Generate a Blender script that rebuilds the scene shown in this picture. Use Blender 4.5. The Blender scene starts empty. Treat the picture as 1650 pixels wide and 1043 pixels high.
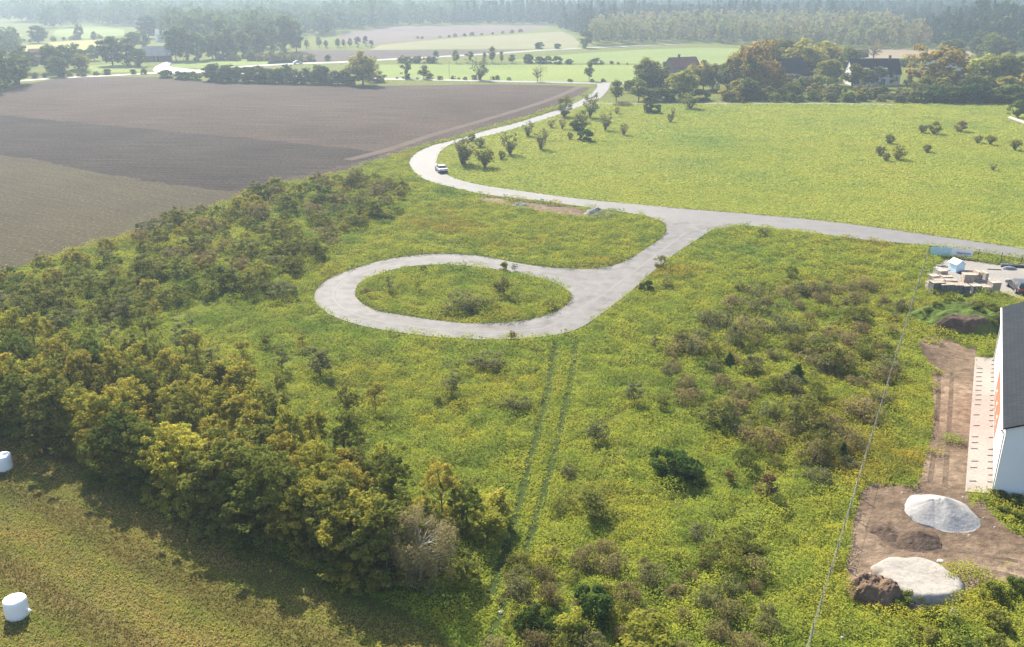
import bpy, math, random
import numpy as np
from mathutils import Vector
from mathutils.geometry import tessellate_polygon

random.seed(7)
SC = bpy.context.scene
COL = SC.collection
PI = math.pi

# ------------------------------------------------------------------ camera
F = 1450.0; CX = 825.0; CY = 521.5; YH = -30.0; H = 35.5
P = math.atan((CY - YH) / F)
cP, sP = math.cos(P), math.sin(P)


def at(x, y, z=0.0):
    """ground point (height z) seen at photo pixel x, y"""
    u = (x - CX) / F; v = (y - CY) / F
    t = (H - z) / (sP + v * cP)
    return Vector((u * t, (cP - v * sP) * t, z))


def proj(x, y, z=0.0):
    d = y * cP + (H - z) * sP
    up = y * sP - (H - z) * cP
    return CX + F * x / d, CY - F * up / d


def pxm(y):
    """photo pixels per metre on the ground at row y"""
    return F * (sP + (y - CY) / F * cP) / H


cam_d = bpy.data.cameras.new('camera'); cam = bpy.data.objects.new('camera', cam_d); COL.objects.link(cam)
cam.location = (0, 0, H); cam.rotation_euler = (PI / 2 - P, 0, 0)
cam_d.sensor_width = 36; cam_d.lens = 36 * F / 1650.0
cam_d.clip_end = 20000; cam_d.clip_start = 0.5
SC.camera = cam

# ------------------------------------------------------------------ light
SUN_EL = math.radians(39); SUN_AZ = math.radians(23)      # azimuth to the left of straight ahead
w = bpy.data.worlds.new('World'); SC.world = w; w.use_nodes = True
nt = w.node_tree; bg = nt.nodes['Background']
sky = nt.nodes.new('ShaderNodeTexSky'); sky.sky_type = 'NISHITA'; sky.sun_disc = False
sky.sun_elevation = SUN_EL; sky.sun_rotation = -SUN_AZ
sky.air_density = 1.0; sky.dust_density = 1.6; sky.ozone_density = 1.0
nt.links.new(sky.outputs[0], bg.inputs[0]); bg.inputs[1].default_value = 0.11
sd = bpy.data.lights.new('sun', 'SUN'); sd.energy = 5.0; sd.angle = math.radians(0.5); sd.color = (1, 0.93, 0.80)
so = bpy.data.objects.new('sun', sd); COL.objects.link(so)
sdir = Vector((-math.sin(SUN_AZ) * math.cos(SUN_EL), math.cos(SUN_AZ) * math.cos(SUN_EL), math.sin(SUN_EL)))
so.rotation_euler = sdir.to_track_quat('Z', 'Y').to_euler(); so.location = (0, 0, 60)
SC.view_settings.view_transform = 'Standard'; SC.view_settings.look = 'None'
SC.view_settings.exposure = 1.5; SC.view_settings.gamma = 1
cy = SC.cycles
cy.max_bounces = 6; cy.diffuse_bounces = 3; cy.glossy_bounces = 2; cy.transmission_bounces = 3
cy.volume_bounces = 0; cy.transparent_max_bounces = 6
cy.use_denoising = True
try:
    cy.denoiser = 'OPENIMAGEDENOISE'; cy.denoising_input_passes = 'RGB_ALBEDO_NORMAL'
except Exception:
    pass

# ------------------------------------------------------------------ tags
def tag(o, label=None, cat=None, group=None, kind=None):
    if label: o['label'] = label
    if cat: o['category'] = cat
    if group: o['group'] = group
    if kind: o['kind'] = kind
    return o


def link(name, me, parent=None, loc=None):
    o = bpy.data.objects.new(name, me); COL.objects.link(o)
    if parent: o.parent = parent
    if loc is not None: o.location = loc
    return o


def empty(name, loc, rz=0.0):
    o = bpy.data.objects.new(name, None); COL.objects.link(o)
    o.location = loc; o.rotation_euler = (0, 0, rz); o.empty_display_size = 0.3
    return o

# ------------------------------------------------------------------ materials
def ramp(nt, cols, interp='LINEAR', pos=None):
    r = nt.nodes.new('ShaderNodeValToRGB'); r.color_ramp.interpolation = interp
    e = r.color_ramp.elements
    n = len(cols)
    while len(e) < n: e.new(1.0)
    for i, c in enumerate(cols):
        e[i].position = pos[i] if pos else (i / max(1, n - 1) if interp == 'LINEAR' else i / n)
        e[i].color = (c[0], c[1], c[2], 1)
    return r


def noise(nt, scale, detail=3, rough=0.55, vec=None, stretch=None):
    tc = nt.nodes.new('ShaderNodeTexCoord')
    v = tc.outputs['Object'] if vec is None else vec
    if stretch:
        mp = nt.nodes.new('ShaderNodeMapping'); mp.vector_type = 'TEXTURE'; mp.inputs['Scale'].default_value = tuple(1.0 / q for q in stretch[0])
        mp.inputs['Rotation'].default_value = stretch[1]
        nt.links.new(v, mp.inputs['Vector']); v = mp.outputs[0]
    n = nt.nodes.new('ShaderNodeTexNoise'); n.inputs['Scale'].default_value = scale
    n.inputs['Detail'].default_value = detail; n.inputs['Roughness'].default_value = rough
    nt.links.new(v, n.inputs['Vector'])
    return n.outputs['Fac']


def mixc(nt, fac, a, b, mode='MIX'):
    m = nt.nodes.new('ShaderNodeMix'); m.data_type = 'RGBA'; m.blend_type = mode
    if isinstance(fac, (int, float)): m.inputs[0].default_value = fac
    else: nt.links.new(fac, m.inputs[0])
    for s, k in ((a, 6), (b, 7)):
        if isinstance(s, tuple): m.inputs[k].default_value = (*s[:3], 1)
        else: nt.links.new(s, m.inputs[k])
    return m.outputs[2]


def new_mat(name):
    m = bpy.data.materials.new(name); m.use_nodes = True
    return m, m.node_tree, m.node_tree.nodes['Principled BSDF']


def bump(nt, h, strength, dist=0.05):
    b = nt.nodes.new('ShaderNodeBump'); b.inputs['Strength'].default_value = strength
    b.inputs['Distance'].default_value = dist
    nt.links.new(h, b.inputs['Height'])
    return b.outputs[0]


def mat_noise(name, layers, rough=0.9, bmp=None, spec=0.2):
    """layers: list of (scale, detail, colours[, positions[, stretch]]); each later layer multiplies or mixes in"""
    m, nt, bs = new_mat(name)
    out = None
    for L in layers:
        sc, de, cols = L[0], L[1], L[2]
        pos = L[3] if len(L) > 3 and L[3] else None
        st = L[4] if len(L) > 4 else None
        mode = L[5] if len(L) > 5 else 'MULTIPLY'
        f = noise(nt, sc, de, stretch=st)
        r = ramp(nt, cols, pos=pos or [0.3 + 0.4 * i / (len(cols) - 1) for i in range(len(cols))])
        nt.links.new(f, r.inputs[0])
        out = r.outputs[0] if out is None else mixc(nt, 1.0, out, r.outputs[0], mode)
    nt.links.new(out, bs.inputs['Base Color'])
    bs.inputs['Roughness'].default_value = rough
    bs.inputs['Specular IOR Level'].default_value = spec
    if bmp:
        f = noise(nt, bmp[0], 4, 0.6, stretch=bmp[3] if len(bmp) > 3 else None)
        nt.links.new(bump(nt, f, bmp[1], bmp[2]), bs.inputs['Normal'])
    return m


def mat_flat(name, col, rough=0.6, spec=0.4, metal=0.0, var=0.12, sc=1.5):
    m, nt, bs = new_mat(name)
    f = noise(nt, sc, 4)
    lo = tuple(max(0, c * (1 - var)) for c in col); hi = tuple(min(1, c * (1 + var)) for c in col)
    r = ramp(nt, [lo, hi], pos=[0.3, 0.7]); nt.links.new(f, r.inputs[0])
    nt.links.new(r.outputs[0], bs.inputs['Base Color'])
    bs.inputs['Roughness'].default_value = rough; bs.inputs['Specular IOR Level'].default_value = spec
    bs.inputs['Metallic'].default_value = metal
    return m


STRIPE = math.degrees(math.atan2((at(0, 690) - at(640, 985)).y, (at(640, 985) - at(0, 690)).x))
LEAFGAIN = 1.75


def mat_leaf(name, cols, trans=0.45, patch=None, objvar=0.17, tone_scale=0.6, tone=(0.75, 1.2), world=False):
    """leaf colour picked per leaf, drifting over the crown in patches, each copy a little lighter or darker"""
    m, nt, bs = new_mat(name)
    cols = [tuple(min(.6, k * LEAFGAIN) for k in c) for c in cols]
    nt.nodes.remove(bs)
    g = nt.nodes.new('ShaderNodeNewGeometry')
    r = ramp(nt, cols); 
    f = noise(nt, tone_scale, 3)
    a = nt.nodes.new('ShaderNodeMath'); a.operation = 'MULTIPLY_ADD'; a.inputs[1].default_value = 0.34
    nt.links.new(g.outputs['Random Per Island'], a.inputs[0])
    b = nt.nodes.new('ShaderNodeMath'); b.operation = 'MULTIPLY_ADD'; b.inputs[1].default_value = 1.6; b.inputs[2].default_value = -0.52
    nt.links.new(f, b.inputs[0]); nt.links.new(b.outputs[0], a.inputs[2])
    nt.links.new(a.outputs[0], r.inputs[0])
    col = r.outputs[0]
    if patch:      # world-size patches of other colours: (scale, colours, positions, amount)
        for pt_ in patch:
            if pt_ == 'stripe':     # swaths left by the mower, lying along the tree belt
                tc = nt.nodes.new('ShaderNodeTexCoord'); mp = nt.nodes.new('ShaderNodeMapping'); mp.vector_type = 'TEXTURE'
                mp.inputs['Rotation'].default_value = (0, 0, -math.radians(STRIPE)); nt.links.new(tc.outputs['Object'], mp.inputs['Vector'])
                wv = nt.nodes.new('ShaderNodeTexWave'); wv.bands_direction = 'Y'; wv.inputs['Scale'].default_value = 0.055
                wv.inputs['Distortion'].default_value = 1.1; wv.inputs['Detail'].default_value = 3; wv.inputs['Detail Scale'].default_value = 0.8
                nt.links.new(mp.outputs[0], wv.inputs['Vector']); fp = wv.outputs['Fac']
                rp = ramp(nt, [(0.60, 0.48, 0.55), (1.00, 0.94, 0.90), (1.15, 1.24, 0.75), (1.30, 1.10, 1.15)], pos=[.12, .40, .64, .9]); nt.links.new(fp, rp.inputs[0])
                col = mixc(nt, 1.0, col, rp.outputs[0], 'MULTIPLY'); continue
            (sc_, pc, pp, am) = pt_
            fp = noise(nt, sc_, 3)
            rp = ramp(nt, pc, pos=pp); nt.links.new(fp, rp.inputs[0])
            col = mixc(nt, am, col, rp.outputs[0], 'MULTIPLY')
    oi = nt.nodes.new('ShaderNodeObjectInfo')
    mr = nt.nodes.new('ShaderNodeMapRange'); mr.inputs[3].default_value = 1 - objvar; mr.inputs[4].default_value = 1 + objvar
    nt.links.new(oi.outputs['Random'], mr.inputs[0])
    hs = nt.nodes.new('ShaderNodeHueSaturation'); nt.links.new(mr.outputs[0], hs.inputs['Value'])
    mr2 = nt.nodes.new('ShaderNodeMapRange'); mr2.inputs[3].default_value = 0.515; mr2.inputs[4].default_value = 0.485
    mm = nt.nodes.new('ShaderNodeMath'); mm.operation = 'FRACT'
    m7 = nt.nodes.new('ShaderNodeMath'); m7.operation = 'MULTIPLY'; m7.inputs[1].default_value = 7.31
    nt.links.new(oi.outputs['Random'], m7.inputs[0]); nt.links.new(m7.outputs[0], mm.inputs[0])
    nt.links.new(mm.outputs[0], mr2.inputs[0]); nt.links.new(mr2.outputs[0], hs.inputs['Hue'])
    nt.links.new(col, hs.inputs['Color'])
    d = nt.nodes.new('ShaderNodeBsdfDiffuse'); t = nt.nodes.new('ShaderNodeBsdfTranslucent')
    nt.links.new(hs.outputs[0], d.inputs[0]); nt.links.new(hs.outputs[0], t.inputs[0])
    mx = nt.nodes.new('ShaderNodeMixShader'); mx.inputs[0].default_value = trans
    nt.links.new(d.outputs[0], mx.inputs[1]); nt.links.new(t.outputs[0], mx.inputs[2])
    nt.links.new(mx.outputs[0], nt.nodes['Material Output'].inputs[0])
    return m

# ------------------------------------------------------------------ numpy helpers
def hash2(ix, iy, seed):
    n = (ix.astype(np.int64) * 374761393 + iy.astype(np.int64) * 668265263 + seed * 974711) & 0x7fffffff
    n = ((n ^ (n >> 13)) * 1274126177) & 0x7fffffff
    n = n ^ (n >> 16)
    return (n & 0xffff) / 65535.0


def vnoise(x, y, scale, seed=0):
    x = np.asarray(x, float) / scale; y = np.asarray(y, float) / scale
    ix = np.floor(x); iy = np.floor(y); fx = x - ix; fy = y - iy
    fx = fx * fx * (3 - 2 * fx); fy = fy * fy * (3 - 2 * fy)
    a = hash2(ix, iy, seed); b = hash2(ix + 1, iy, seed); c = hash2(ix, iy + 1, seed); d = hash2(ix + 1, iy + 1, seed)
    return (a * (1 - fx) + b * fx) * (1 - fy) + (c * (1 - fx) + d * fx) * fy


def fbm(x, y, scale, seed=0, n=3):
    s = 0; a = 1; t = 0
    for i in range(n):
        s = s + a * vnoise(x, y, scale / 2 ** i, seed + i * 17); t += a; a *= 0.5
    return s / t


def inside(poly, x, y):
    poly = np.asarray([(p[0], p[1]) for p in poly], float)
    x = np.asarray(x, float); y = np.asarray(y, float)
    r = np.zeros(x.shape, bool); n = len(poly)
    lo = poly.min(0); hi = poly.max(0)
    cand = (x >= lo[0]) & (x <= hi[0]) & (y >= lo[1]) & (y <= hi[1])
    xs = x[cand]; ys = y[cand]; rr = np.zeros(xs.shape, bool)
    for i in range(n):
        x1, y1 = poly[i]; x2, y2 = poly[(i + 1) % n]
        if y1 == y2: continue
        c = ((y1 > ys) != (y2 > ys)) & (xs < (x2 - x1) * (ys - y1) / (y2 - y1) + x1)
        rr ^= c
    r[cand] = rr
    return r


def mesh_np(name, verts, faces, mats, mi=None, smooth=False):
    """verts (N,3), faces (M,k)"""
    me = bpy.data.meshes.new(name)
    verts = np.ascontiguousarray(verts, dtype=np.float32); faces = np.ascontiguousarray(faces, dtype=np.int32)
    M, k = faces.shape
    me.vertices.add(len(verts)); me.vertices.foreach_set('co', verts.ravel())
    me.loops.add(M * k); me.loops.foreach_set('vertex_index', faces.ravel())
    me.polygons.add(M); me.polygons.foreach_set('loop_start', np.arange(0, M * k, k, dtype=np.int32))
    for m in mats: me.materials.append(m)
    if mi is not None: me.polygons.foreach_set('material_index', np.ascontiguousarray(mi, dtype=np.int32))
    if smooth: me.polygons.foreach_set('use_smooth', np.ones(M, bool))
    me.update(calc_edges=True); me.validate()
    return me


class MB:
    """collects boxes, prisms and tubes and builds them as one mesh"""
    def __init__(s): s.v = []; s.f = []

    def add(s, vs, fs):
        b = len(s.v); s.v += [tuple(p) for p in vs]; s.f += [tuple(i + b for i in f) for f in fs]; return s

    def box(s, x0, x1, y0, y1, z0, z1):
        return s.add([(x0, y0, z0), (x1, y0, z0), (x1, y1, z0), (x0, y1, z0), (x0, y0, z1), (x1, y0, z1), (x1, y1, z1), (x0, y1, z1)],
                     [(0, 3, 2, 1), (4, 5, 6, 7), (0, 1, 5, 4), (1, 2, 6, 5), (2, 3, 7, 6), (3, 0, 4, 7)])

    def prism(s, prof, axis, a, b):
        """closed profile extruded along an axis ('x' or 'y'); profile in (other horizontal, z)"""
        n = len(prof)
        pt = (lambda q, t: (t, q[0], q[1])) if axis == 'x' else (lambda q, t: (q[0], t, q[1]))
        vs = [pt(q, a) for q in prof] + [pt(q, b) for q in prof]
        fs = [(i, (i + 1) % n, n + (i + 1) % n, n + i) for i in range(n)] + [tuple(range(n))[::-1], tuple(range(n, 2 * n))]
        return s.add(vs, fs)

    def tube(s, pts, rad, sides=6):
        pts = [Vector(p) for p in pts]
        if isinstance(rad, (int, float)): rad = [rad] * len(pts)
        rings = []
        for i, p in enumerate(pts):
            d = (pts[min(i + 1, len(pts) - 1)] - pts[max(i - 1, 0)]).normalized()
            a = d.cross(Vector((0.31, 0.2, 1.0))) if abs(d.z) < 0.95 else d.cross(Vector((1, 0, 0)))
            a.normalize(); c = d.cross(a)
            rings.append([p + (a * math.cos(2 * PI * k / sides) + c * math.sin(2 * PI * k / sides)) * rad[i] for k in range(sides)])
        vs = [q for r in rings for q in r]; fs = []
        for i in range(len(pts) - 1):
            for k in range(sides):
                k2 = (k + 1) % sides
                fs.append((i * sides + k, i * sides + k2, (i + 1) * sides + k2, (i + 1) * sides + k))
        fs.append(tuple(range(sides))[::-1]); fs.append(tuple((len(pts) - 1) * sides + k for k in range(sides)))
        return s.add(vs, fs)

    def mesh(s, name, mat, smooth=False, bevel=0):
        me = bpy.data.meshes.new(name); me.from_pydata(s.v, [], s.f); me.materials.append(mat)
        if bevel:
            import bmesh
            bm = bmesh.new(); bm.from_mesh(me)
            bmesh.ops.recalc_face_normals(bm, faces=bm.faces)
            bmesh.ops.bevel(bm, geom=[e for e in bm.edges if e.calc_face_angle(0) > 0.5], offset=bevel, segments=2, affect='EDGES')
            bm.to_mesh(me); bm.free()
        if smooth:
            for p in me.polygons: p.use_smooth = True
        me.update()
        return me

    def build(s, name, mat, parent=None, loc=None, **k):
        return link(name, s.mesh(name, mat, **k), parent, loc)


def crom(pts, n=5, closed=True):
    pts = [np.array(p, float) for p in pts]; out = []; N = len(pts)
    rng = range(N) if closed else range(N - 1)
    for i in rng:
        if closed: p0, p1, p2, p3 = pts[i - 1], pts[i], pts[(i + 1) % N], pts[(i + 2) % N]
        else: p0, p1, p2, p3 = pts[max(i - 1, 0)], pts[i], pts[i + 1], pts[min(i + 2, N - 1)]
        for j in range(n):
            t = j / n
            out.append(0.5 * ((2 * p1) + (-p0 + p2) * t + (2 * p0 - 5 * p1 + 4 * p2 - p3) * t * t + (-p0 + 3 * p1 - 3 * p2 + p3) * t ** 3))
    if not closed: out.append(pts[-1])
    return out


def W(pts): return [at(p[0], p[1]) for p in pts]


def sheet(name, polys, z, mat, kind='structure'):
    """flat sheet from world outline(s): the first is the border, the others are holes"""
    ls = [[Vector((p[0], p[1], 0)) for p in q] for q in polys]
    tris = tessellate_polygon(ls)
    vs = [(p.x, p.y, z) for q in ls for p in q]
    fs = []
    for t in tris:
        a, b, c = (Vector(vs[i]) for i in t)
        fs.append(tuple(t) if (b - a).cross(c - a).z > 0 else tuple(t)[::-1])
    me = bpy.data.meshes.new(name); me.from_pydata(vs, [], fs); me.materials.append(mat)
    o = link(name, me)
    if kind: o['kind'] = kind
    return o


def ribbon_poly(wpts, width):
    L = []; R = []
    n = len(wpts)
    for i, p in enumerate(wpts):
        p = Vector((p[0], p[1], 0)); a = Vector((*wpts[max(i - 1, 0)][:2], 0)); b = Vector((*wpts[min(i + 1, n - 1)][:2], 0))
        d = (b - a).normalized(); q = Vector((-d.y, d.x, 0)) * (width[i] if isinstance(width, list) else width) / 2
        L.append(p + q); R.append(p - q)
    return L + R[::-1]

# ------------------------------------------------------------------ outlines traced on the ground
EDGE_IN = [(1790, 428), (1650, 402), (1500, 380), (1400, 366), (1300, 354), (1200, 345), (1100, 337), (1024, 330), (933, 321), (842, 309), (782, 300), (742, 291),
           (721, 282), (707, 269), (704, 257), (709, 247), (721, 236), (745, 229), (782, 220), (818, 211), (861, 198), (903, 185), (930, 174), (952, 166), (967, 159), (980, 145), (984, 134)]
EDGE_OUT = [(962, 136), (962, 141), (955, 149), (938, 161), (905, 176), (888, 181), (827, 200), (782, 211), (755, 220), (721, 229), (694, 236), (673, 246), (662, 256), (661, 268),
            (676, 285), (700, 295), (730, 303), (770, 312), (812, 318), (873, 325), (933, 333), (994, 341), (1067, 352), (1150, 360), (1220, 366), (1300, 375), (1400, 388), (1500, 397), (1650, 418), (1790, 446)]
ROAD = W(crom(EDGE_IN, 4, False)) + W(crom(EDGE_OUT, 4, False))
LOOP_OUT = [(1195, 362), (1150, 371), (1120, 389), (1085, 412), (1050, 440), (1023, 465), (989, 492), (962, 512), (935, 529), (904, 539), (853, 546), (802, 548), (752, 547), (684, 542), (633, 535),
            (588, 527), (548, 515), (524, 503), (510, 490), (506, 479), (512, 465), (531, 450), (565, 436), (599, 425), (633, 417), (684, 411), (724, 410), (768, 413), (806, 419), (840, 426),
            (877, 431), (921, 434), (955, 434), (982, 430), (1009, 421), (1040, 402), (1066, 384), (1074, 369), (1066, 357), (1040, 348), (1060, 343), (1130, 348)]
ISLAND = [(572, 472), (582, 455), (609, 443), (643, 433), (684, 428), (724, 427), (768, 431), (806, 436), (840, 443), (874, 450), (901, 460), (918, 472), (921, 482), (911, 494), (887, 507),
          (853, 516), (813, 521), (752, 522), (697, 516), (650, 509), (609, 502), (589, 493), (576, 483)]
LOOP = W(crom(LOOP_OUT, 4)); ISL = W(crom(ISLAND, 4))
CROSS = W(crom([(1085, 134.5), (1030, 134), (984, 134.5), (940, 134), (900, 133), (800, 131), (700, 129), (615, 127.5), (540, 126), (440, 122), (350, 118), (300, 115)], 3, False))
CROSS_P = ribbon_poly(CROSS, 5.5)
FAR_C = W(crom([(244, 118), (300, 116), (373, 109), (475, 103), (540, 101), (608, 97), (703, 92), (798, 86.5), (879, 81), (981, 76), (1100, 71)], 3, False))
FAR_P = ribbon_poly(FAR_C, 7.0)
JUNC = W([(246, 113), (250, 108), (262, 102), (272, 99), (284, 98.5), (277, 102), (272, 106), (280, 109), (300, 111), (318, 113.5), (300, 119), (280, 122), (262, 121), (251, 118)])
LEFT_C = W(crom([(262, 117), (230, 119), (180, 122), (110, 125), (40, 130), (-60, 137)], 3, False)); LEFT_P = ribbon_poly(LEFT_C, 5)
PATH_C = W(crom([(960, 166.5), (1040, 167), (1150, 167), (1300, 167), (1400, 168), (1440, 169)], 3, False)); PATH_P = ribbon_poly(PATH_C, 2.2)
PLOW = W([(-260, 160), (0, 150), (40, 136), (80, 129), (130, 124.5), (250, 124), (330, 131), (545, 138), (620, 138.5), (800, 136), (905, 138), (952, 141), (938, 151), (880, 178), (800, 203), (700, 231), (650, 245), (600, 262), (560, 275),
          (520, 285), (470, 293), (430, 300), (395, 310), (360, 328), (270, 362), (120, 403), (0, 440), (-260, 520)])
DARKSOIL = W(crom([(-260, 160), (0, 186), (130, 198), (250, 209), (450, 228), (590, 243), (610, 252), (560, 265), (480, 284), (400, 301), (370, 308), (290, 300), (200, 286), (100, 266), (0, 249), (-260, 212)], 10))
_rj = random.Random(8)
DARKSOIL = [(p[0] + _rj.uniform(-.7, .7), p[1] + _rj.uniform(-.9, .9)) for p in DARKSOIL]
STUB = W([(-260, 212), (0, 250), (100, 267), (200, 287), (290, 301), (372, 309), (385, 315), (360, 328), (270, 362), (120, 403), (0, 440), (-260, 520)])
TRACKF = W(crom([(935, 140), (880, 163), (800, 188), (700, 217), (620, 243), (560, 258)], 4, False)); TRACKF_P = ribbon_poly(TRACKF, 2.6)
DIRT = W(crom([(1480, 548), (1520, 545), (1556, 562), (1575, 580), (1560, 800), (1580, 806), (1600, 830), (1640, 862), (1720, 880), (1760, 960), (1650, 945), (1600, 935), (1560, 952), (1520, 972), (1470, 985), (1400, 975), (1365, 940),
               (1368, 890), (1376, 835), (1394, 786), (1425, 778), (1475, 782), (1490, 740), (1502, 690), (1503, 630), (1494, 585)], 3))
PAVE = W([(1571, 576), (1606, 578), (1601, 797), (1555, 793)])
YARD = W([(1500, 471), (1502, 436), (1524, 419), (1548, 418), (1600, 426), (1650, 432), (1760, 446), (1760, 500), (1650, 483), (1605, 470), (1560, 476)])
MOWN = W([(-300, 560), (0, 690), (110, 740), (220, 800), (320, 845), (400, 882), (540, 945), (640, 988), (700, 1015), (735, 1060), (720, 1200), (500, 1300), (-400, 1300)])
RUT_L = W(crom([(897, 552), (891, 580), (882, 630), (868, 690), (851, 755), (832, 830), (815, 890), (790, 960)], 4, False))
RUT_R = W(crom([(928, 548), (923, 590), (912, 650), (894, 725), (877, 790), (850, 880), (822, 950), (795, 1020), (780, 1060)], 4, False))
TRK_C = W(crom([(912, 548), (907, 585), (897, 640), (881, 707), (864, 772), (841, 855), (818, 925), (795, 1000), (775, 1070)], 4, False))
BARE = W(crom([(765, 318), (800, 320), (850, 327), (910, 333), (970, 342), (985, 348), (940, 349), (880, 342), (820, 331), (780, 324)], 3))
GREENS = {  # far fields: outline, material key
    'green_field_near': (W([(612, 104.5), (700, 104), (870, 105), (1000, 105), (1120, 107), (1320, 110), (1230, 133), (1085, 133), (985, 132.5), (850, 130.5), (700, 127.5), (612, 126)]), 'lime'),
    'green_field_far': (W([(820, 98), (870, 92), (940, 86), (1040, 80), (1130, 77), (1250, 79), (1400, 80), (1400, 92), (1330, 107), (1120, 104), (1000, 102.5), (880, 102)]), 'lime2'),
    'stubble_field_pale': (W([(596, 81), (612, 73), (660, 68), (740, 61), (828, 56), (905, 51), (922, 58), (934, 70), (930, 78), (850, 79), (700, 79.5)]), 'pale'),
    'ploughed_field_far': (W([(555, 55), (621, 44), (700, 42), (778, 41), (893, 42), (845, 51), (760, 58), (652, 67), (600, 72), (540, 66)]), 'pink'),
    'ploughed_strip': (W([(480, 81.5), (540, 81), (640, 81), (730, 81), (850, 81), (800, 85), (744, 89), (640, 94), (540, 98.5), (430, 104), (440, 92)]), 'soil2'),
    'tan_field': (W([(1310, 79), (1423, 79), (1520, 80), (1570, 84), (1560, 95), (1423, 94), (1330, 93)]), 'tan'),
    'roundabout_meadow': (W([(274, 106), (290, 101), (330, 97.5), (400, 97.5), (520, 100), (440, 103.5), (373, 106.5), (320, 110), (290, 110)]), 'lime'),
    'meadow_far_left': (W([(40, 83), (42, 74), (70, 69), (120, 66), (168, 64), (160, 74), (150, 82), (100, 85), (60, 88)]), 'hay'),
    'meadow_beyond_left': (W([(85, 56), (90, 49), (130, 44), (165, 43.5), (200, 48), (200, 57), (140, 62), (100, 61)]), 'lime2'),
    'meadow_left_edge': (W([(-60, 64), (-50, 53), (20, 52), (40, 57), (20, 62), (0, 65)]), 'lime2'),
    'garden_lawn': (W([(140, 112), (146, 106), (180, 104), (230, 106), (245, 110), (225, 116), (140, 118.5)]), 'lime'),
}

# ------------------------------------------------------------------ materials of the ground
def mat_meadow(name, base, dark, brown, rough=1.0):
    return mat_noise(name, [(0.045, 4, [dark, base, base, brown], [0.30, 0.44, 0.58, 0.74]),
                            (0.9, 5, [(0.55, 0.6, 0.5), (1.25, 1.2, 1.1)], [0.3, 0.7])], rough, bmp=(2.5, 0.8, 0.25), spec=0.05)

M = {}
M['meadow'] = mat_meadow('meadow_soil_and_grass', (0.105, 0.120, 0.024), (0.070, 0.088, 0.018), (0.105, 0.100, 0.030))
M['lime'] = mat_noise('lime_field', [(0.02, 3, [(0.125, 0.165, 0.040), (0.165, 0.195, 0.050)]), (0.5, 4, [(0.85, 0.85, 0.85), (1.1, 1.1, 1.1)])], 1, spec=0.05)
M['lime2'] = mat_noise('green_field', [(0.02, 3, [(0.115, 0.155, 0.042), (0.155, 0.185, 0.055)]), (0.4, 4, [(0.85, 0.85, 0.85), (1.1, 1.1, 1.1)])], 1, spec=0.05)
M['hay'] = mat_noise('hay_field', [(0.02, 3, [(0.20, 0.20, 0.06), (0.24, 0.23, 0.08)])], 1, spec=0.05)
M['pale'] = mat_noise('pale_stubble', [(0.02, 3, [(0.135, 0.135, 0.065), (0.17, 0.16, 0.085)], None, ((1, 4, 1), (0, 0, 0.2)))], 1, spec=0.05)
M['pink'] = mat_noise('far_soil', [(0.02, 3, [(0.095, 0.072, 0.062), (0.12, 0.092, 0.08)])], 1, spec=0.05)
M['soil2'] = mat_noise('strip_soil', [(0.03, 3, [(0.058, 0.044, 0.038), (0.075, 0.057, 0.05)])], 1, spec=0.05)
M['tan'] = mat_noise('tan_stubble', [(0.03, 3, [(0.165, 0.13, 0.085), (0.20, 0.16, 0.105)])], 1, spec=0.05)
FUR = ((0.06, 1.6, 1), (0, 0, math.radians(-4)))
M['plow'] = mat_noise('ploughed_soil', [(0.02, 4, [(0.049, 0.034, 0.026), (0.069, 0.049, 0.038)], [0.35, 0.65]),
                                        (1.1, 4, [(0.66, 0.66, 0.66), (1.28, 1.27, 1.25)], [0.4, 0.6], FUR),
                                        (1.5, 6, [(0.5, 0.5, 0.5), (1.45, 1.45, 1.45)], [0.32, 0.68])], 1, bmp=(3.0, 1.0, 0.2), spec=0.05)
M['darksoil'] = mat_noise('damp_soil', [(0.03, 4, [(0.026, 0.020, 0.016), (0.038, 0.029, 0.024)], [0.35, 0.65]),
                                        (1.1, 4, [(0.62, 0.62, 0.62), (1.32, 1.3, 1.3)], [0.4, 0.6], FUR),
                                        (1.5, 6, [(0.45, 0.45, 0.45), (1.5, 1.5, 1.55)], [0.32, 0.68])], 1, bmp=(3.0, 1.0, 0.22), spec=0.05)
M['stub'] = mat_noise('stubble_soil', [(0.03, 4, [(0.056, 0.045, 0.028), (0.071, 0.060, 0.031)], [0.35, 0.65]),
                                       (0.9, 4, [(0.85, 0.85, 0.85), (1.12, 1.12, 1.12)], [0.35, 0.65], ((0.08, 1.4, 1), (0, 0, math.radians(-32)))),
                                       (2.0, 6, [(0.5, 0.5, 0.5), (1.05, 1.05, 1.05), (2.8, 2.7, 2.5)], [0.3, 0.62, 0.72])], 1, bmp=(4.0, 0.7, 0.12), spec=0.05)
M['track'] = mat_noise('track_soil', [(0.2, 4, [(0.078, 0.058, 0.047), (0.100, 0.076, 0.062)])], 1, bmp=(3, 0.5, 0.1), spec=0.05)
M['road'] = mat_noise('bleached_asphalt', [(0.05, 4, [(0.108, 0.102, 0.096), (0.130, 0.123, 0.116)]), (0.5, 5, [(0.9, 0.9, 0.9), (1.06, 1.06, 1.06)], [0.35, 0.65]),
                                           (9, 2, [(0.92, 0.92, 0.92), (1.06, 1.06, 1.06)])], 0.75, spec=0.35)
M['loop'] = mat_noise('old_asphalt', [(0.08, 4, [(0.108, 0.101, 0.095), (0.142, 0.133, 0.126)]), (0.7, 6, [(0.76, 0.75, 0.74), (1.10, 1.10, 1.10)], [0.32, 0.65]),
                                      (0.33, 5, [(0.72, 0.7, 0.68), (1, 1, 1)], [0.34, 0.46]), (8, 2, [(0.9, 0.9, 0.9), (1.08, 1.08, 1.08)])], 0.8, spec=0.3)
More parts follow.
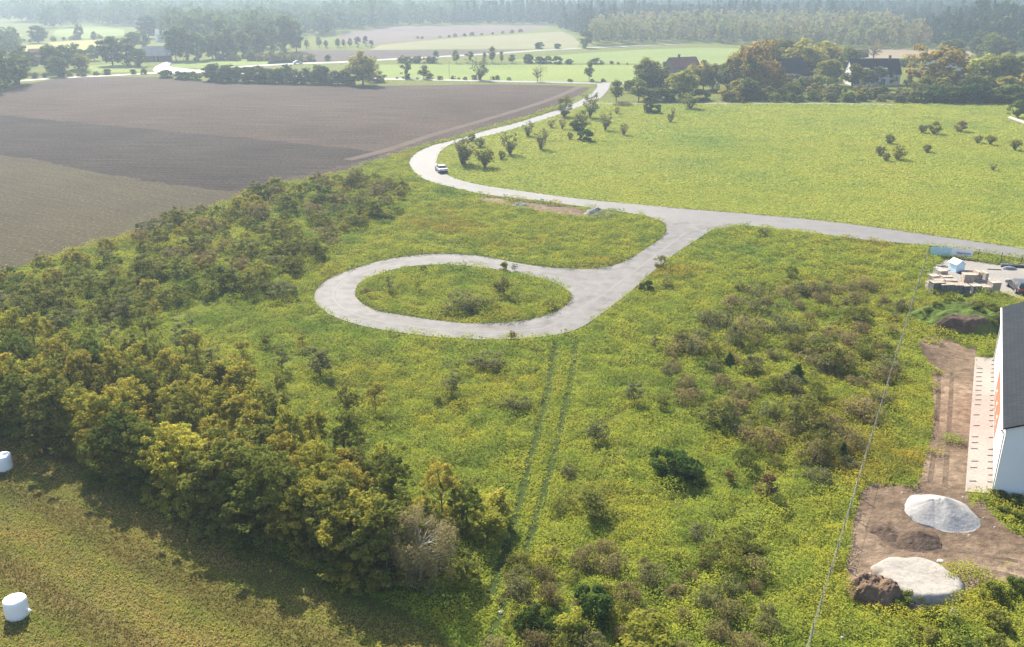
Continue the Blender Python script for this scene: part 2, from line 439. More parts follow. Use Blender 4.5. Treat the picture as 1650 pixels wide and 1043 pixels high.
M['seam'] = mat_noise('road_wear', [(0.4, 4, [(0.150, 0.142, 0.135), (0.125, 0.118, 0.112)])], 0.8, spec=0.3)
M['seamd'] = mat_noise('tar_seam', [(0.4, 4, [(0.11, 0.105, 0.10), (0.15, 0.145, 0.14)])], 0.8, spec=0.3)
M['path'] = mat_noise('gravel_path', [(0.2, 3, [(0.15, 0.145, 0.12), (0.19, 0.18, 0.155)])], 0.9)
M['dirt'] = mat_noise('bare_earth', [(0.10, 4, [(0.078, 0.054, 0.038), (0.140, 0.100, 0.068), (0.205, 0.152, 0.105)], [0.32, 0.5, 0.66]), (1.2, 6, [(0.62, 0.62, 0.62), (1.2, 1.2, 1.2)], [0.3, 0.65])],
                      1, bmp=(1.6, 0.9, 0.25), spec=0.05)
M['pave'] = mat_noise('crushed_stone', [(0.25, 4, [(0.245, 0.21, 0.185), (0.285, 0.25, 0.22)]), (5, 4, [(0.85, 0.85, 0.85), (1.1, 1.1, 1.1)])], 1, bmp=(6, 0.4, 0.05), spec=0.1)
M['yard'] = mat_noise('yard_gravel', [(0.25, 4, [(0.205, 0.185, 0.165), (0.25, 0.228, 0.205)]), (4, 4, [(0.85, 0.85, 0.85), (1.1, 1.1, 1.1)])], 1, bmp=(5, 0.4, 0.05), spec=0.1)
M['mown'] = mat_noise('mown_grass', [(0.10, 4, [(0.070, 0.074, 0.022), (0.105, 0.098, 0.028), (0.125, 0.095, 0.042)], [0.32, 0.5, 0.66], ((0.16, 1.6, 1), (0, 0, math.radians(-32)))),
                                     (2.4, 6, [(0.6, 0.62, 0.55), (1.2, 1.2, 1.15)], [0.3, 0.7])], 1, bmp=(5, 0.9, 0.12), spec=0.05)
M['rut_shade'] = mat_noise('painted_rut_shade', [(0.5, 4, [(0.030, 0.044, 0.011), (0.046, 0.062, 0.015)])], 1, bmp=(3, 0.6, 0.1), spec=0.05)  # shadow inside the wheel ruts, painted as a dark green ground colour

M['pastureground'] = mat_noise('pasture_ground', [(0.03, 4, [(0.13, 0.155, 0.030), (0.175, 0.185, 0.036), (0.19, 0.18, 0.045)], [0.32, 0.5, 0.68]), (0.7, 5, [(0.75, 0.78, 0.72), (1.15, 1.12, 1.1)], [0.32, 0.68])], 1, bmp=(1.2, .6, .2), spec=.05)
M['soilt'] = mat_noise('pressed_soil', [(0.5, 5, [(0.085, 0.061, 0.043), (0.135, 0.098, 0.068)]), (2.5, 5, [(0.6, 0.6, 0.6), (1.3, 1.3, 1.3)])], 1, bmp=(4, .8, .1), spec=.05)
g = 6000
MBg = MB().add([(-g, -300, 0), (g, -300, 0), (g, 5500, 0), (-g, 5500, 0)], [(0, 1, 2, 3)])
tag(MBg.build('ground', M['meadow']), kind='structure')
sheet('ploughed_field', [PLOW], 0.012, M['plow'])
sheet('damp_soil', [DARKSOIL], 0.022, M['darksoil'])
sheet('stubble_field', [STUB], 0.034, M['stub'])
sheet('field_track', [TRACKF_P], 0.040, M['track'])
for nm, (pl, mk) in GREENS.items(): sheet(nm.split('.')[0], [pl], 0.03, M[mk])
sheet('village_road', [FAR_P], 0.07, M['road'])
sheet('crossing_road', [CROSS_P], 0.055, M['road'])
sheet('road_junction', [JUNC], 0.09, M['road'])
sheet('lane', [LEFT_P], 0.062, M['road'])
sheet('footpath', [PATH_P], 0.045, M['path'])
sheet('road', [ROAD], 0.075, M['road'])
sheet('turning_loop', [LOOP, ISL], 0.068, M['loop'])
sheet('pasture', [W([(1100, 336), (1024, 330), (933, 321), (842, 309), (782, 300), (742, 291), (721, 282), (707, 269), (704, 257), (709, 247), (721, 236), (782, 220), (861, 198), (930, 174), (967, 163), (1000, 166), (1440, 168), (1700, 168), (1850, 300), (1850, 436), (1790, 427), (1650, 401), (1500, 379), (1400, 365), (1300, 353), (1200, 344)])], 0.010, M['pastureground'])
sheet('bare_earth', [DIRT], 0.012, M['dirt'])
sheet('paving_base', [PAVE], 0.05, M['pave'])
sheet('gravel_yard', [YARD], 0.02, M['yard'])
sheet('mown_field', [MOWN], 0.012, M['mown'])
sheet('gravel_patch', [BARE], 0.012, M['dirt'])
sheet('shaded_wheel_rut', [ribbon_poly(RUT_L, .75)], 0.006, M['rut_shade'])  # flat ribbons along the ruts, their shade put into the colour
sheet('shaded_wheel_rut', [ribbon_poly(RUT_R, .62)], 0.006, M['rut_shade'])
for pts_ in ([(1535, 570), (1532, 640), (1527, 720), (1522, 785)], [(1513, 575), (1512, 640), (1506, 720), (1496, 790)], [(1510, 790), (1470, 830), (1420, 880)], [(1640, 905), (1560, 890), (1500, 880)], [(1640, 930), (1570, 915)]):
    sheet('tyre_track', [ribbon_poly(W(crom(pts_, 5, False)), .38)], 0.018, M['soilt'])
# worn strips and seams on the loop and the road
def midline(a, b, f): return [(pa[0] * (1 - f) + pb[0] * f, pa[1] * (1 - f) + pb[1] * f) for pa, pb in zip(a, b)]
lo_px = [(1023, 465), (989, 492), (962, 512), (935, 529), (904, 539), (853, 546), (802, 548), (752, 547), (684, 542), (633, 535), (588, 527), (548, 515), (524, 503), (510, 490), (506, 479), (512, 465), (531, 450), (565, 436), (599, 425), (633, 417), (684, 411), (724, 410), (768, 413), (806, 419), (840, 426)]
def nearest_isl(p):
    q = at(*p); return min(ISL, key=lambda k: (k - q).length)
seam = []; seam2 = []
for p in lo_px[3:]:
    a = at(*p); b = nearest_isl(p); seam.append(a.lerp(b, 0.46)); seam2.append(a.lerp(b, 0.56))
seam_e = [at(1105, 376), at(1070, 402), at(1030, 432), at(995, 458), at(962, 482), at(925, 503)]
seam_c = [Vector((*q, 0)) for q in crom([(p.x, p.y) for p in seam_e + seam[1:]], 4, False)]
sheet('road_wear', [ribbon_poly(seam_c, 0.28)], 0.074, M['seam'])
seam_c2 = [Vector((*q, 0)) for q in crom([(p.x, p.y) for p in seam2], 4, False)]
sheet('road_seam', [ribbon_poly(seam_c2, 0.13)], 0.0745, M['seamd'])
sheet('road_seam', [ribbon_poly([at(1032, 440), at(985, 478), at(960, 498)], 0.14)], 0.0747, M['seamd'])
seam_r = W(crom([(1640, 409), (1500, 388), (1300, 364), (1100, 345), (933, 327), (842, 314), (742, 297), (700, 283), (683, 268), (684, 254), (700, 242), (745, 226), (827, 205), (888, 186)], 4, False))
sheet('road_seam', [ribbon_poly(seam_r, 0.12)], 0.0805, M['seam'])

# ------------------------------------------------------------------ grass and weeds: one leafy cover, real blades
FRU = 0.585
def grid_points(seed, bands, keep, dens=1.0):
    """jittered points over the ground the camera's side of the valley, spacing growing with distance"""
    rs = np.random.RandomState(seed); XS = []; YS = []; SS = []
    for (y0, y1, s) in bands:
        s = s / math.sqrt(dens)
        xm = FRU * (cP * y1 + H * sP) + 8
        gx, gy = np.meshgrid(np.arange(-xm, xm, s), np.arange(y0, y1, s))
        gx = gx.ravel() + rs.uniform(-.5, .5, gx.size) * s; gy = gy.ravel() + rs.uniform(-.5, .5, gy.size) * s
        k = np.abs(gx) < FRU * (cP * gy + H * sP) + 8
        gx = gx[k]; gy = gy[k]
        k = keep(gx, gy); XS.append(gx[k]); YS.append(gy[k]); SS.append(np.full(k.sum(), s))
    return np.concatenate(XS), np.concatenate(YS), np.concatenate(SS)


def blades(name, X, Y, size, mat, n, seed, height, spread, lean=(15, 70), wid=0.28, z=0.0, kind='stuff', length=0.7, cull=(), hole=None):
    """n leaf blades round every point: a bent kite each"""
    rs = np.random.RandomState(seed); N = len(X)
    if N == 0: return None
    size = np.broadcast_to(size, (N,))[:, None]; hgt = np.broadcast_to(height, (N,))[:, None]
    a = rs.uniform(0, 2 * PI, (N, n)); r = np.sqrt(rs.uniform(0, 1, (N, n))) * spread * size
    bx = X[:, None] + np.cos(a) * r; by = Y[:, None] + np.sin(a) * r
    az = rs.uniform(0, 2 * PI, (N, n)); le = np.radians(rs.uniform(lean[0], lean[1], (N, n)))
    L = length * size * rs.uniform(0.55, 1.25, (N, n)); wd = wid * size * rs.uniform(0.6, 1.3, (N, n))
    z0 = hgt * rs.uniform(0.0, 1.0, (N, n)) ** 0.7 + z
    dx = np.cos(az) * np.sin(le); dy = np.sin(az) * np.sin(le); dz = np.cos(le)
    tw = rs.uniform(-0.7, 0.7, (N, n))
    sx = -np.sin(az) * wd; sy = np.cos(az) * wd; sz = tw * wd
    V = np.empty((N, n, 4, 3), np.float32)
    V[..., 0, 0] = bx; V[..., 0, 1] = by; V[..., 0, 2] = z0
    V[..., 1, 0] = bx + dx * L * .5 + sx; V[..., 1, 1] = by + dy * L * .5 + sy; V[..., 1, 2] = z0 + dz * L * .55 + sz
    V[..., 2, 0] = bx + dx * L; V[..., 2, 1] = by + dy * L; V[..., 2, 2] = z0 + dz * L * .9
    V[..., 3, 0] = bx + dx * L * .5 - sx; V[..., 3, 1] = by + dy * L * .5 - sy; V[..., 3, 2] = z0 + dz * L * .55 - sz
    V[..., 2] = np.maximum(V[..., 2], 0.01)
    if cull:
        kk = np.ones(N * n, bool)
        for q in cull: kk &= ~inside(q, bx.ravel(), by.ravel())
        if hole is not None: kk |= inside(hole, bx.ravel(), by.ravel())
        V = V.reshape(-1, 4, 3)[kk]; N, n = len(V), 1
    fc = np.arange(N * n * 4, dtype=np.int32).reshape(-1, 4)
    o = link(name, mesh_np(name, V.reshape(-1, 3), fc, [mat])); o['kind'] = kind
    return o


hard = [ROAD, PATH_P, CROSS_P, PLOW, PAVE, YARD, MOWN]
FIELD_R = W([(1100, 336), (1024, 330), (933, 321), (842, 309), (782, 300), (742, 291), (721, 282), (707, 269), (704, 257), (709, 247), (721, 236), (782, 220), (861, 198), (930, 174), (967, 163), (1000, 166), (1440, 168), (1700, 168), (1850, 300), (1850, 436), (1790, 427), (1650, 401), (1500, 379), (1400, 365), (1300, 353), (1200, 344)])


def trk_dist(x, y):
    p = np.array([(q.x, q.y) for q in TRK_C]); d = np.full(x.shape, 1e9)
    for i in range(len(p) - 1):
        a = p[i]; b = p[i + 1]; ab = b - a
        t = np.clip(((x - a[0]) * ab[0] + (y - a[1]) * ab[1]) / (ab @ ab), 0, 1)
        px = x - a[0] - t * ab[0]; py = y - a[1] - t * ab[1]
        d2 = np.hypot(px, py) * np.sign(ab[0] * py - ab[1] * px)
        d = np.where(np.abs(d2) < np.abs(d), d2, d)
    return d


def keep_meadow(x, y):
    k = np.ones(x.shape, bool)
    for h_ in hard: k &= ~inside(h_, x, y)
    k &= ~(inside(LOOP, x, y) & ~inside(ISL, x, y)) & ~inside(FIELD_R, x, y)
    k &= ~(inside(DIRT, x, y) & (fbm(x, y, 4.0, 77, 4) < 0.72))
    bare = inside(BARE, x, y); k &= ~(bare & (fbm(x, y, 3, 5) < 0.62))
    k &= y < 275
    return k


# colour drifts of the meadow, in world metres (same for soil and weeds)
LIME = [(0.100, 0.130, 0.019), (0.146, 0.174, 0.023), (0.180, 0.200, 0.028), (0.194, 0.197, 0.036)]
PATCH = [(0.050, [(0.50, 0.70, 0.75), (0.95, 0.98, 1.0), (1.06, 1.0, 0.95), (1.00, 0.70, 0.78)], [0.30, 0.44, 0.56, 0.70], 1.0), (0.28, [(0.62, 0.76, 0.8), (1.0, 1.0, 1.0), (1.12, 1.02, 0.9)], [0.34, 0.48, 0.66], 1.0)]
M['weed'] = mat_leaf('weed_leaves', LIME, 0.42, PATCH, 0.0, 0.55)
M['pasture'] = mat_leaf('pasture_blades', [(0.145, 0.176, 0.030), (0.170, 0.200, 0.034), (0.188, 0.212, 0.039), (0.194, 0.206, 0.045)], 0.42,
                        [(0.035, [(0.66, 0.82, 0.9), (1, 1, 1), (1.05, 0.98, 0.95)], [0.32, 0.48, 0.7], 1.0), (0.16, [(0.74, 0.84, 0.85), (1.0, 1.0, 1.0), (1.06, 1.0, 0.95)], [0.34, 0.48, 0.66], 1.0)], 0.0, 0.3)
M['mownblade'] = mat_leaf('mown_blades', [(0.084, 0.090, 0.020), (0.128, 0.116, 0.026), (0.156, 0.118, 0.036), (0.185, 0.132, 0.056)], 0.3,
                          [(0.10, [(0.7, 0.85, 0.8), (1, 1, 1), (1.12, 0.95, 0.95)], [0.36, 0.5, 0.64], 1.0), 'stripe'], 0.0, 0.35)

X, Y, S = grid_points(1, [(34, 55, .36), (55, 80, .40), (80, 110, .5), (110, 150, .62), (150, 205, .8), (205, 275, 1.0)], keep_meadow, 2.9)
hn = fbm(X, Y, 1.5, 3, 2); hb = fbm(X, Y, 14, 9, 2)
td = trk_dist(X, Y); hs_ = np.clip((hn - .3) / .4, 0, 1); hei = 0.10 + 0.80 * hs_ * hs_ * (3 - 2 * hs_) * (0.45 + 0.9 * hb)
in_trk = np.abs(td) < 1.5
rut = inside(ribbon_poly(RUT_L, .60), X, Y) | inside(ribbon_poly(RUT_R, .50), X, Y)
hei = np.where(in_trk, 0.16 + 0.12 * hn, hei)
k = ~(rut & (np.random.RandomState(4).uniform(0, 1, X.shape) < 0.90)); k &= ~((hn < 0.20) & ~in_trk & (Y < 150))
X, Y, S, hei = X[k], Y[k], S[k], hei[k]
tag(blades('weeds', X, Y, S, M['weed'], 8, 11, hei, 0.9, (52, 100), 0.22, length=.58, cull=(ROAD, LOOP, MOWN), hole=ISL), 'lime green weeds and tall grass covering the plot round the turning loop', 'weeds')
X, Y, S = grid_points(2, [(125, 165, .7), (165, 215, .9), (215, 300, 1.2)], lambda x, y: inside(FIELD_R, x, y) & ~inside(ROAD, x, y) & ~inside(PATH_P, x, y), 2.2)
hn = fbm(X, Y, 5, 13, 3); near = 1 + 0.8 * np.clip((150 - Y) / 18, 0, 1)
tag(blades('pasture_grass', X, Y, S, M['pasture'], 6, 12, (0.04 + 0.22 * hn) * near ** 1.6, 0.8, (60, 100), 0.22, length=.5), 'yellow green rough grass of the big field across the road', 'grass')
X, Y, S = grid_points(3, [(34, 60, .30), (60, 100, .40)], lambda x, y: inside(MOWN, x, y), 1.3)
hn = fbm(X, Y, 1.5, 23, 2)
tag(blades('mown_grass', X, Y, S, M['mownblade'], 8, 13, 0.05 + 0.08 * hn, 0.8, (45, 95), 0.14, length=.5), 'short mown grass stubble below the tree belt', 'grass')

# ------------------------------------------------------------------ plants
def env_bumps(rs, n=7):
    d = rs.normal(size=(n, 3)); d /= np.linalg.norm(d, axis=1)[:, None]
    return d, rs.uniform(-0.40, 0.38, n)


def leaf_quads(C, out, size, rs, aspect=0.6, flat=0.5):
    """kites centred at C; normals lean outward/up, the rest at random"""
    n = len(C)
    nr = rs.normal(size=(n, 3)); nr /= np.linalg.norm(nr, axis=1)[:, None]
    nrm = out * flat + nr * (1 - flat) + np.array([0, 0, 0.55]); nrm /= np.linalg.norm(nrm, axis=1)[:, None] + 1e-9
    t = np.cross(nrm, rs.normal(size=(n, 3))); t /= np.linalg.norm(t, axis=1)[:, None] + 1e-9
    b = np.cross(nrm, t); s = (size * rs.uniform(0.6, 1.35, n))[:, None]
    V = np.empty((n, 4, 3)); V[:, 0] = C - t * s; V[:, 1] = C + b * s * aspect + nrm * s * .12; V[:, 2] = C + t * s; V[:, 3] = C - b * s * aspect + nrm * s * .12
    return V.reshape(-1, 3)


def tubes_np(paths, sides=4):
    V = []; Fc = []; base = 0
    for pts, rad in paths:
        pts = np.asarray(pts, float); m = len(pts)
        for i in range(m):
            d = pts[min(i + 1, m - 1)] - pts[max(i - 1, 0)]; d = d / (np.linalg.norm(d) + 1e-9)
            a = np.cross(d, (0.3, 0.2, 1.0) if abs(d[2]) < .9 else (1, 0, 0)); a /= np.linalg.norm(a); c = np.cross(d, a)
            for q in range(sides):
                th = 2 * PI * q / sides; V.append(pts[i] + (a * math.cos(th) + c * math.sin(th)) * rad[i])
        for i in range(m - 1):
            for q in range(sides):
                q2 = (q + 1) % sides; Fc.append((base + i * sides + q, base + i * sides + q2, base + (i + 1) * sides + q2, base + (i + 1) * sides + q))
        base += m * sides
    return np.array(V), np.array(Fc, int)


def bent(a, b, rs, amp, n=4):
    a = np.asarray(a, float); b = np.asarray(b, float); L = np.linalg.norm(b - a)
    o = rs.normal(size=3) * amp * L; o[2] = abs(o[2]) * .6
    return [a + (b - a) * t + o * math.sin(PI * t) for t in np.linspace(0, 1, n)]


def gen_plant(seed, h, rx, bare, n_cl, n_leaf, leaf, cl_r, shape='round', stems=1, limb=10, rad=0.12, ry=None, droop=0.0, lean=0.0, top=1.0, flat=0.5, shoots=False):
    """returns (wood verts, faces), leaf verts; base at the origin, metres.
    bare = height of the lowest leaves; shape of the envelope: round, vase, cone, column, dome"""
    rs = np.random.RandomState(seed); ry = ry or rx
    ds, am = env_bumps(rs)
    cents = []
    while len(cents) < n_cl:
        d = rs.normal(size=3); d /= np.linalg.norm(d)
        e = 1 + (am * np.clip(ds @ d, 0, 1) ** 2).sum()
        rr = rs.uniform(0.25, 1.0) ** 0.45
        p = d * rr * e
        zt = (p[2] + 1) / 2            # 0 bottom .. 1 top
        if shape == 'vase': f = 0.55 + 0.50 * np.clip(zt, 0, 1) ** 0.8
        elif shape == 'cone': f = 1.25 * (1 - np.clip(zt, 0, 1)) + 0.08; 
        elif shape == 'dome': f = 1.08 - 0.35 * np.clip(zt, 0, 1) ** 2
        elif shape == 'column': f = 0.85
        else: f = 1.0
        q = np.array([p[0] * rx * f, p[1] * ry * f, bare + (h * top - bare) * np.clip(zt, 0.0, 1.12)])
        if shoots and rs.rand() < .3: q[2] += rs.exponential(.09) * h
        if shape == 'dome' and d[2] < -0.2: q[2] = bare + abs(rs.normal()) * 0.15 * h
        cents.append(q)
    cents = np.array(cents)
    per = rs.multinomial(n_leaf, (lambda w_: w_ / w_.sum())(rs.uniform(0.5, 1.5, n_cl)))
    C = []; O = []
    for c, m in zip(cents, per):
        d = rs.normal(size=(m, 3)); d /= np.linalg.norm(d, axis=1)[:, None] + 1e-9
        r_ = cl_r * rs.uniform(0.6, 1.25) * rs.uniform(0.2, 1.0, m)[:, None] ** 0.5
        p = c + d * r_ * np.array([1.15, 1.15, 0.72])
        if droop: p[:, 2] -= droop * rs.uniform(0, 1, m) ** 2 * h
        C.append(p); O.append(d)
    C = np.concatenate(C); O = np.concatenate(O)
    C[:, 2] = np.maximum(C[:, 2], 0.06 * rs.uniform(0.5, 1.5, len(C)))
    LV = leaf_quads(C, O, leaf, rs, flat=flat)
    paths = []
    if stems == 1:
        topz = h * 0.8; tp = [np.array([rs.normal() * .04 * h * t + lean * t, rs.normal() * .04 * h * t, topz * t]) for t in (0, .25, .5, .75, 1)]
        paths.append((tp, [rad, rad * .82, rad * .62, rad * .42, rad * .15]))
        order = rs.permutation(n_cl)[:limb]
        for i in order:
            c = cents[i]; t = np.clip(c[2] / topz * 0.55, 0.15, 0.8); k_ = t * 4; j = int(min(3, k_)); a = tp[j] + (tp[j + 1] - tp[j]) * (k_ - j)
            paths.append((bent(a, c, rs, .10), [rad * .38, rad * .28, rad * .18, rad * .07]))
    else:
        for i in rs.permutation(n_cl)[:stems]:
            a0 = np.array([rs.normal() * .05 * rx, rs.normal() * .05 * ry, 0.0])
            paths.append((bent(a0, cents[i] + rs.normal(size=3) * cl_r * .4, rs, .12, 5), [rad, rad * .8, rad * .6, rad * .4, rad * .15]))
    return tubes_np(paths), LV


def quads(LV): return np.arange(len(LV), dtype=np.int32).reshape(-1, 4)


BARK = mat_noise('bark', [(3, 4, [(0.06, 0.05, 0.04), (0.11, 0.095, 0.075)])], 0.95, spec=0.05)
TWIG = mat_noise('twigs', [(3, 4, [(0.085, 0.07, 0.055), (0.13, 0.11, 0.085)])], 0.95, spec=0.05)
WHITEBARK = mat_noise('birch_bark', [(2.2, 4, [(0.12, 0.11, 0.10), (0.46, 0.44, 0.40), (0.54, 0.52, 0.48)], [0.34, 0.44, 0.7])], 0.8, spec=0.1)
LEAF = {
    'green': mat_leaf('green_leaves', [(0.050, 0.068, 0.015), (0.078, 0.094, 0.019), (0.108, 0.114, 0.023)], 0.5),
    'olive': mat_leaf('olive_leaves', [(0.068, 0.076, 0.018), (0.102, 0.104, 0.022), (0.140, 0.128, 0.028)], 0.5),
    'amber': mat_leaf('amber_leaves', [(0.088, 0.092, 0.019), (0.142, 0.130, 0.024), (0.195, 0.156, 0.029), (0.210, 0.148, 0.032)], 0.5),
    'yellow': mat_leaf('yellow_leaves', [(0.095, 0.110, 0.020), (0.165, 0.160, 0.026), (0.24, 0.19, 0.032)], 0.52),
    'orange': mat_leaf('orange_leaves', [(0.080, 0.085, 0.020), (0.17, 0.115, 0.026), (0.26, 0.12, 0.030)], 0.52),
    'brown': mat_leaf('brown_leaves', [(0.085, 0.072, 0.031), (0.122, 0.100, 0.041), (0.155, 0.120, 0.050)], 0.42),
    'grey': mat_leaf('grey_leaves', [(0.068, 0.072, 0.029), (0.096, 0.096, 0.037), (0.122, 0.114, 0.046)], 0.42),
    'dark': mat_leaf('dark_leaves', [(0.018, 0.034, 0.008), (0.032, 0.053, 0.011), (0.052, 0.078, 0.015)], 0.3),
    'belt': mat_leaf('belt_leaves', [(0.098, 0.108, 0.020), (0.160, 0.154, 0.026), (0.215, 0.182, 0.030), (0.228, 0.164, 0.034)], 0.5),
    'red': mat_leaf('russet_leaves', [(0.07, 0.042, 0.022), (0.115, 0.058, 0.028)], 0.25),
    'far': mat_leaf('distant_leaves', [(0.045, 0.060, 0.020), (0.068, 0.082, 0.025), (0.095, 0.100, 0.032)], 0.52),
    'birch': mat_leaf('birch_leaves', [(0.115, 0.100, 0.044), (0.165, 0.138, 0.062), (0.21, 0.165, 0.080)], 0.35),
}
PROTO = {}


def proto(kind, leaves, n_var, wood=BARK, **kw):
    """n_var meshes per kind; stored as (wood mesh, crown mesh)"""
    lst = []
    for i in range(n_var):
        (wv, wf), LV = gen_plant(seed=abs(hash_name(kind)) % 10000 + i * 7, **kw)
        mat = LEAF[leaves[i % len(leaves)]]
        lst.append((mesh_np(kind + '_wood', wv, wf, [wood]), mesh_np(kind + '_leaves', LV, quads(LV), [mat]), (wv, wf, LV, mat, wood), kw['h'], kw['rx'] * {'dome': .8, 'vase': .35, 'column': .45}.get(kw.get('shape'), .25) / kw['h']))
    PROTO[kind] = lst


def hash_name(s):
    v = 5381
    for ch in s: v = (v * 33 + ord(ch)) & 0x7fffffff
    return v


RNG = random.Random(21)
COUNT = {}


def plant_w(kind, p, h, label, cat, group, name, var=None, wide=1.0, rz=None, parts=True):
    """a plant at world point p, h metres tall"""
    lst = PROTO[kind]; i = (RNG.randrange(len(lst)) if var is None else var) % len(lst)
    wm, lm, raw, h0, _r = lst[i]
    s = h / h0; rz = RNG.uniform(0, 2 * PI) if rz is None else rz
    if parts:
        r = empty(name, (p[0], p[1], 0), rz); e_ = RNG.uniform(.88, 1.12); r.scale = (s * wide * e_, s * wide / e_, s)
        link('trunk' if cat in ('tree', 'sapling') else 'stems', wm, r); link('crown', lm, r)
    else:
        key = (kind, i)
        if key not in COUNT:
            wv, wf, LV, mat, wood = raw
            V = np.concatenate([wv, LV]); Fq = np.concatenate([wf, quads(LV) + len(wv)])
            mi = np.concatenate([np.zeros(len(wf), int), np.ones(len(LV) // 4, int)])
            COUNT[key] = mesh_np(kind, V, Fq, [wood, mat], mi)
        r = link(name, COUNT[key]); r.location = (p[0], p[1], 0); r.rotation_euler = (0, 0, rz); r.scale = (s * wide, s * wide, s)
    tag(r, label, cat, group)
    return r


def plant(kind, x, y, hp, label, cat, group, name, var=None, wide=1.0, parts=True, rz=None):
    """foot at photo pixel x, y; hp pixels tall in the photo"""
    var = RNG.randrange(len(PROTO[kind])) if var is None else var % len(PROTO[kind])
    p0 = at(x, y); hgt = hp / pxm(y); fr = PROTO[kind][var][4] * wide; fw = Vector((p0.x, p0.y, 0)).normalized()
    for _ in range(12):
        p = p0 + fw * (fr * hgt)
        yt = proj(p.x, p.y, hgt)[1]
        hgt *= (hp / max(0.5, y - yt)) ** 0.8
    return plant_w(kind, p, hgt, label, cat, group, name, var, wide, rz, parts)


def scatter(poly, spacing, seed, n_try=4000, dens=None):
    rs = random.Random(seed); xs = [p[0] for p in poly]; ys = [p[1] for p in poly]; out = []
    for _ in range(n_try):
        x = rs.uniform(min(xs), max(xs)); y = rs.uniform(min(ys), max(ys))
        if not inside(poly, np.array([x]), np.array([y]))[0]: continue
        s = spacing * rs.uniform(0.8, 1.3)
        if all((x - a) ** 2 + (y - b) ** 2 > s * s for a, b in out): out.append((x, y))
    return out


# near kinds
proto('belt_tree', ['belt', 'olive', 'belt', 'green', 'belt'], 5, h=5.5, rx=2.4, bare=0.35, n_cl=170, n_leaf=9000, leaf=0.10, cl_r=0.34, shoots=True, shape='dome', limb=14, rad=0.13)
proto('belt_sapling', ['belt', 'olive', 'belt', 'amber'], 4, h=3.6, rx=1.25, bare=0.5, n_cl=60, n_leaf=2600, leaf=0.10, cl_r=0.28, shoots=True, shape='column', limb=14, rad=0.06)
proto('thin_sapling', ['olive', 'grey', 'amber'], 3, h=3.2, rx=0.8, bare=0.5, n_cl=22, n_leaf=800, leaf=0.09, cl_r=0.34, shape='column', limb=14, rad=0.045)
proto('birch', ['birch'], 1, wood=WHITEBARK, h=8.0, rx=4.0, bare=1.2, n_cl=150, n_leaf=17000, leaf=0.085, cl_r=0.66, shape='dome', limb=34, rad=0.15, droop=0.16)
proto('thicket_bush', ['olive', 'green', 'amber', 'grey', 'olive', 'brown'], 6, h=2.8, rx=2.5, bare=0.05, n_cl=100, n_leaf=4200, leaf=0.115, cl_r=0.38, shoots=True, shape='dome', stems=14, rad=0.05)
proto('low_bush', ['grey', 'brown', 'olive', 'brown'], 4, wood=TWIG, h=1.3, rx=1.7, bare=0.05, n_cl=34, n_leaf=1300, leaf=0.09, cl_r=0.5, shape='dome', stems=26, rad=0.02)
proto('meadow_bush', ['olive', 'grey', 'green', 'olive'], 4, wood=TWIG, h=2.4, rx=1.8, bare=0.1, n_cl=60, n_leaf=2000, leaf=0.10, cl_r=0.42, shoots=True, shape='dome', stems=20, rad=0.03)
proto('dark_bush', ['dark'], 2, h=2.2, rx=1.9, bare=0.05, n_cl=40, n_leaf=4200, leaf=0.13, cl_r=0.5, shape='dome', stems=10, rad=0.04)
proto('small_conifer', ['dark'], 1, h=1.8, rx=0.6, bare=0.05, n_cl=40, n_leaf=1500, leaf=0.10, cl_r=0.2, shape='cone', limb=20, rad=0.05)
proto('yellow_bush', ['yellow'], 2, h=1.6, rx=1.2, bare=0.05, n_cl=26, n_leaf=2200, leaf=0.10, cl_r=0.4, shape='dome', stems=12, rad=0.03)
proto('russet_bush', ['red'], 1, h=1.4, rx=0.6, bare=0.1, n_cl=14, n_leaf=500, leaf=0.09, cl_r=0.3, shape='column', stems=10, rad=0.02)
proto('leafy_weed', ['green', 'olive'], 2, h=1.0, rx=1.3, bare=0.0, n_cl=22, n_leaf=1700, leaf=0.11, cl_r=0.36, shape='dome', stems=8, rad=0.02)
# middle distance kinds
proto('hawthorn', ['grey', 'olive', 'grey'], 3, wood=TWIG, h=4.5, rx=2.1, bare=0.4, n_cl=70, n_leaf=1400, leaf=0.16, cl_r=0.45, shape='vase', stems=30, rad=0.06)
proto('bare_shrub', ['brown', 'grey'], 2, wood=TWIG, h=3.5, rx=1.5, bare=0.8, n_cl=34, n_leaf=420, leaf=0.16, cl_r=0.5, shape='vase', stems=34, rad=0.05)
proto('field_bush', ['olive', 'grey', 'olive'], 3, h=2.5, rx=1.5, bare=0.2, n_cl=40, n_leaf=850, leaf=0.14, cl_r=0.42, shape='vase', stems=18, rad=0.05)
proto('green_tree', ['olive', 'green', 'olive'], 3, h=10, rx=4.0, bare=0.7, n_cl=60, n_leaf=3200, leaf=0.42, cl_r=1.35, limb=16, rad=0.25)
proto('yellow_tree', ['yellow', 'yellow'], 2, h=10, rx=4.2, bare=0.7, n_cl=60, n_leaf=3200, leaf=0.42, cl_r=1.3, limb=16, rad=0.25)
proto('orange_tree', ['orange', 'amber', 'orange'], 3, h=10, rx=4.4, bare=0.7, n_cl=64, n_leaf=3400, leaf=0.42, cl_r=1.35, limb=16, rad=0.28)
proto('tall_tree', ['far', 'green', 'far'], 3, h=18, rx=5.5, bare=0.9, n_cl=70, n_leaf=3000, leaf=0.62, cl_r=1.7, limb=20, rad=0.35)
proto('slim_tree', ['olive', 'grey'], 2, h=8, rx=1.9, bare=0.6, n_cl=30, n_leaf=1100, leaf=0.30, cl_r=0.8, shape='column', limb=16, rad=0.13)
proto('bare_tree', ['brown'], 1, wood=TWIG, h=9, rx=4.0, bare=2.2, n_cl=60, n_leaf=700, leaf=0.22, cl_r=0.9, limb=50, rad=0.24)
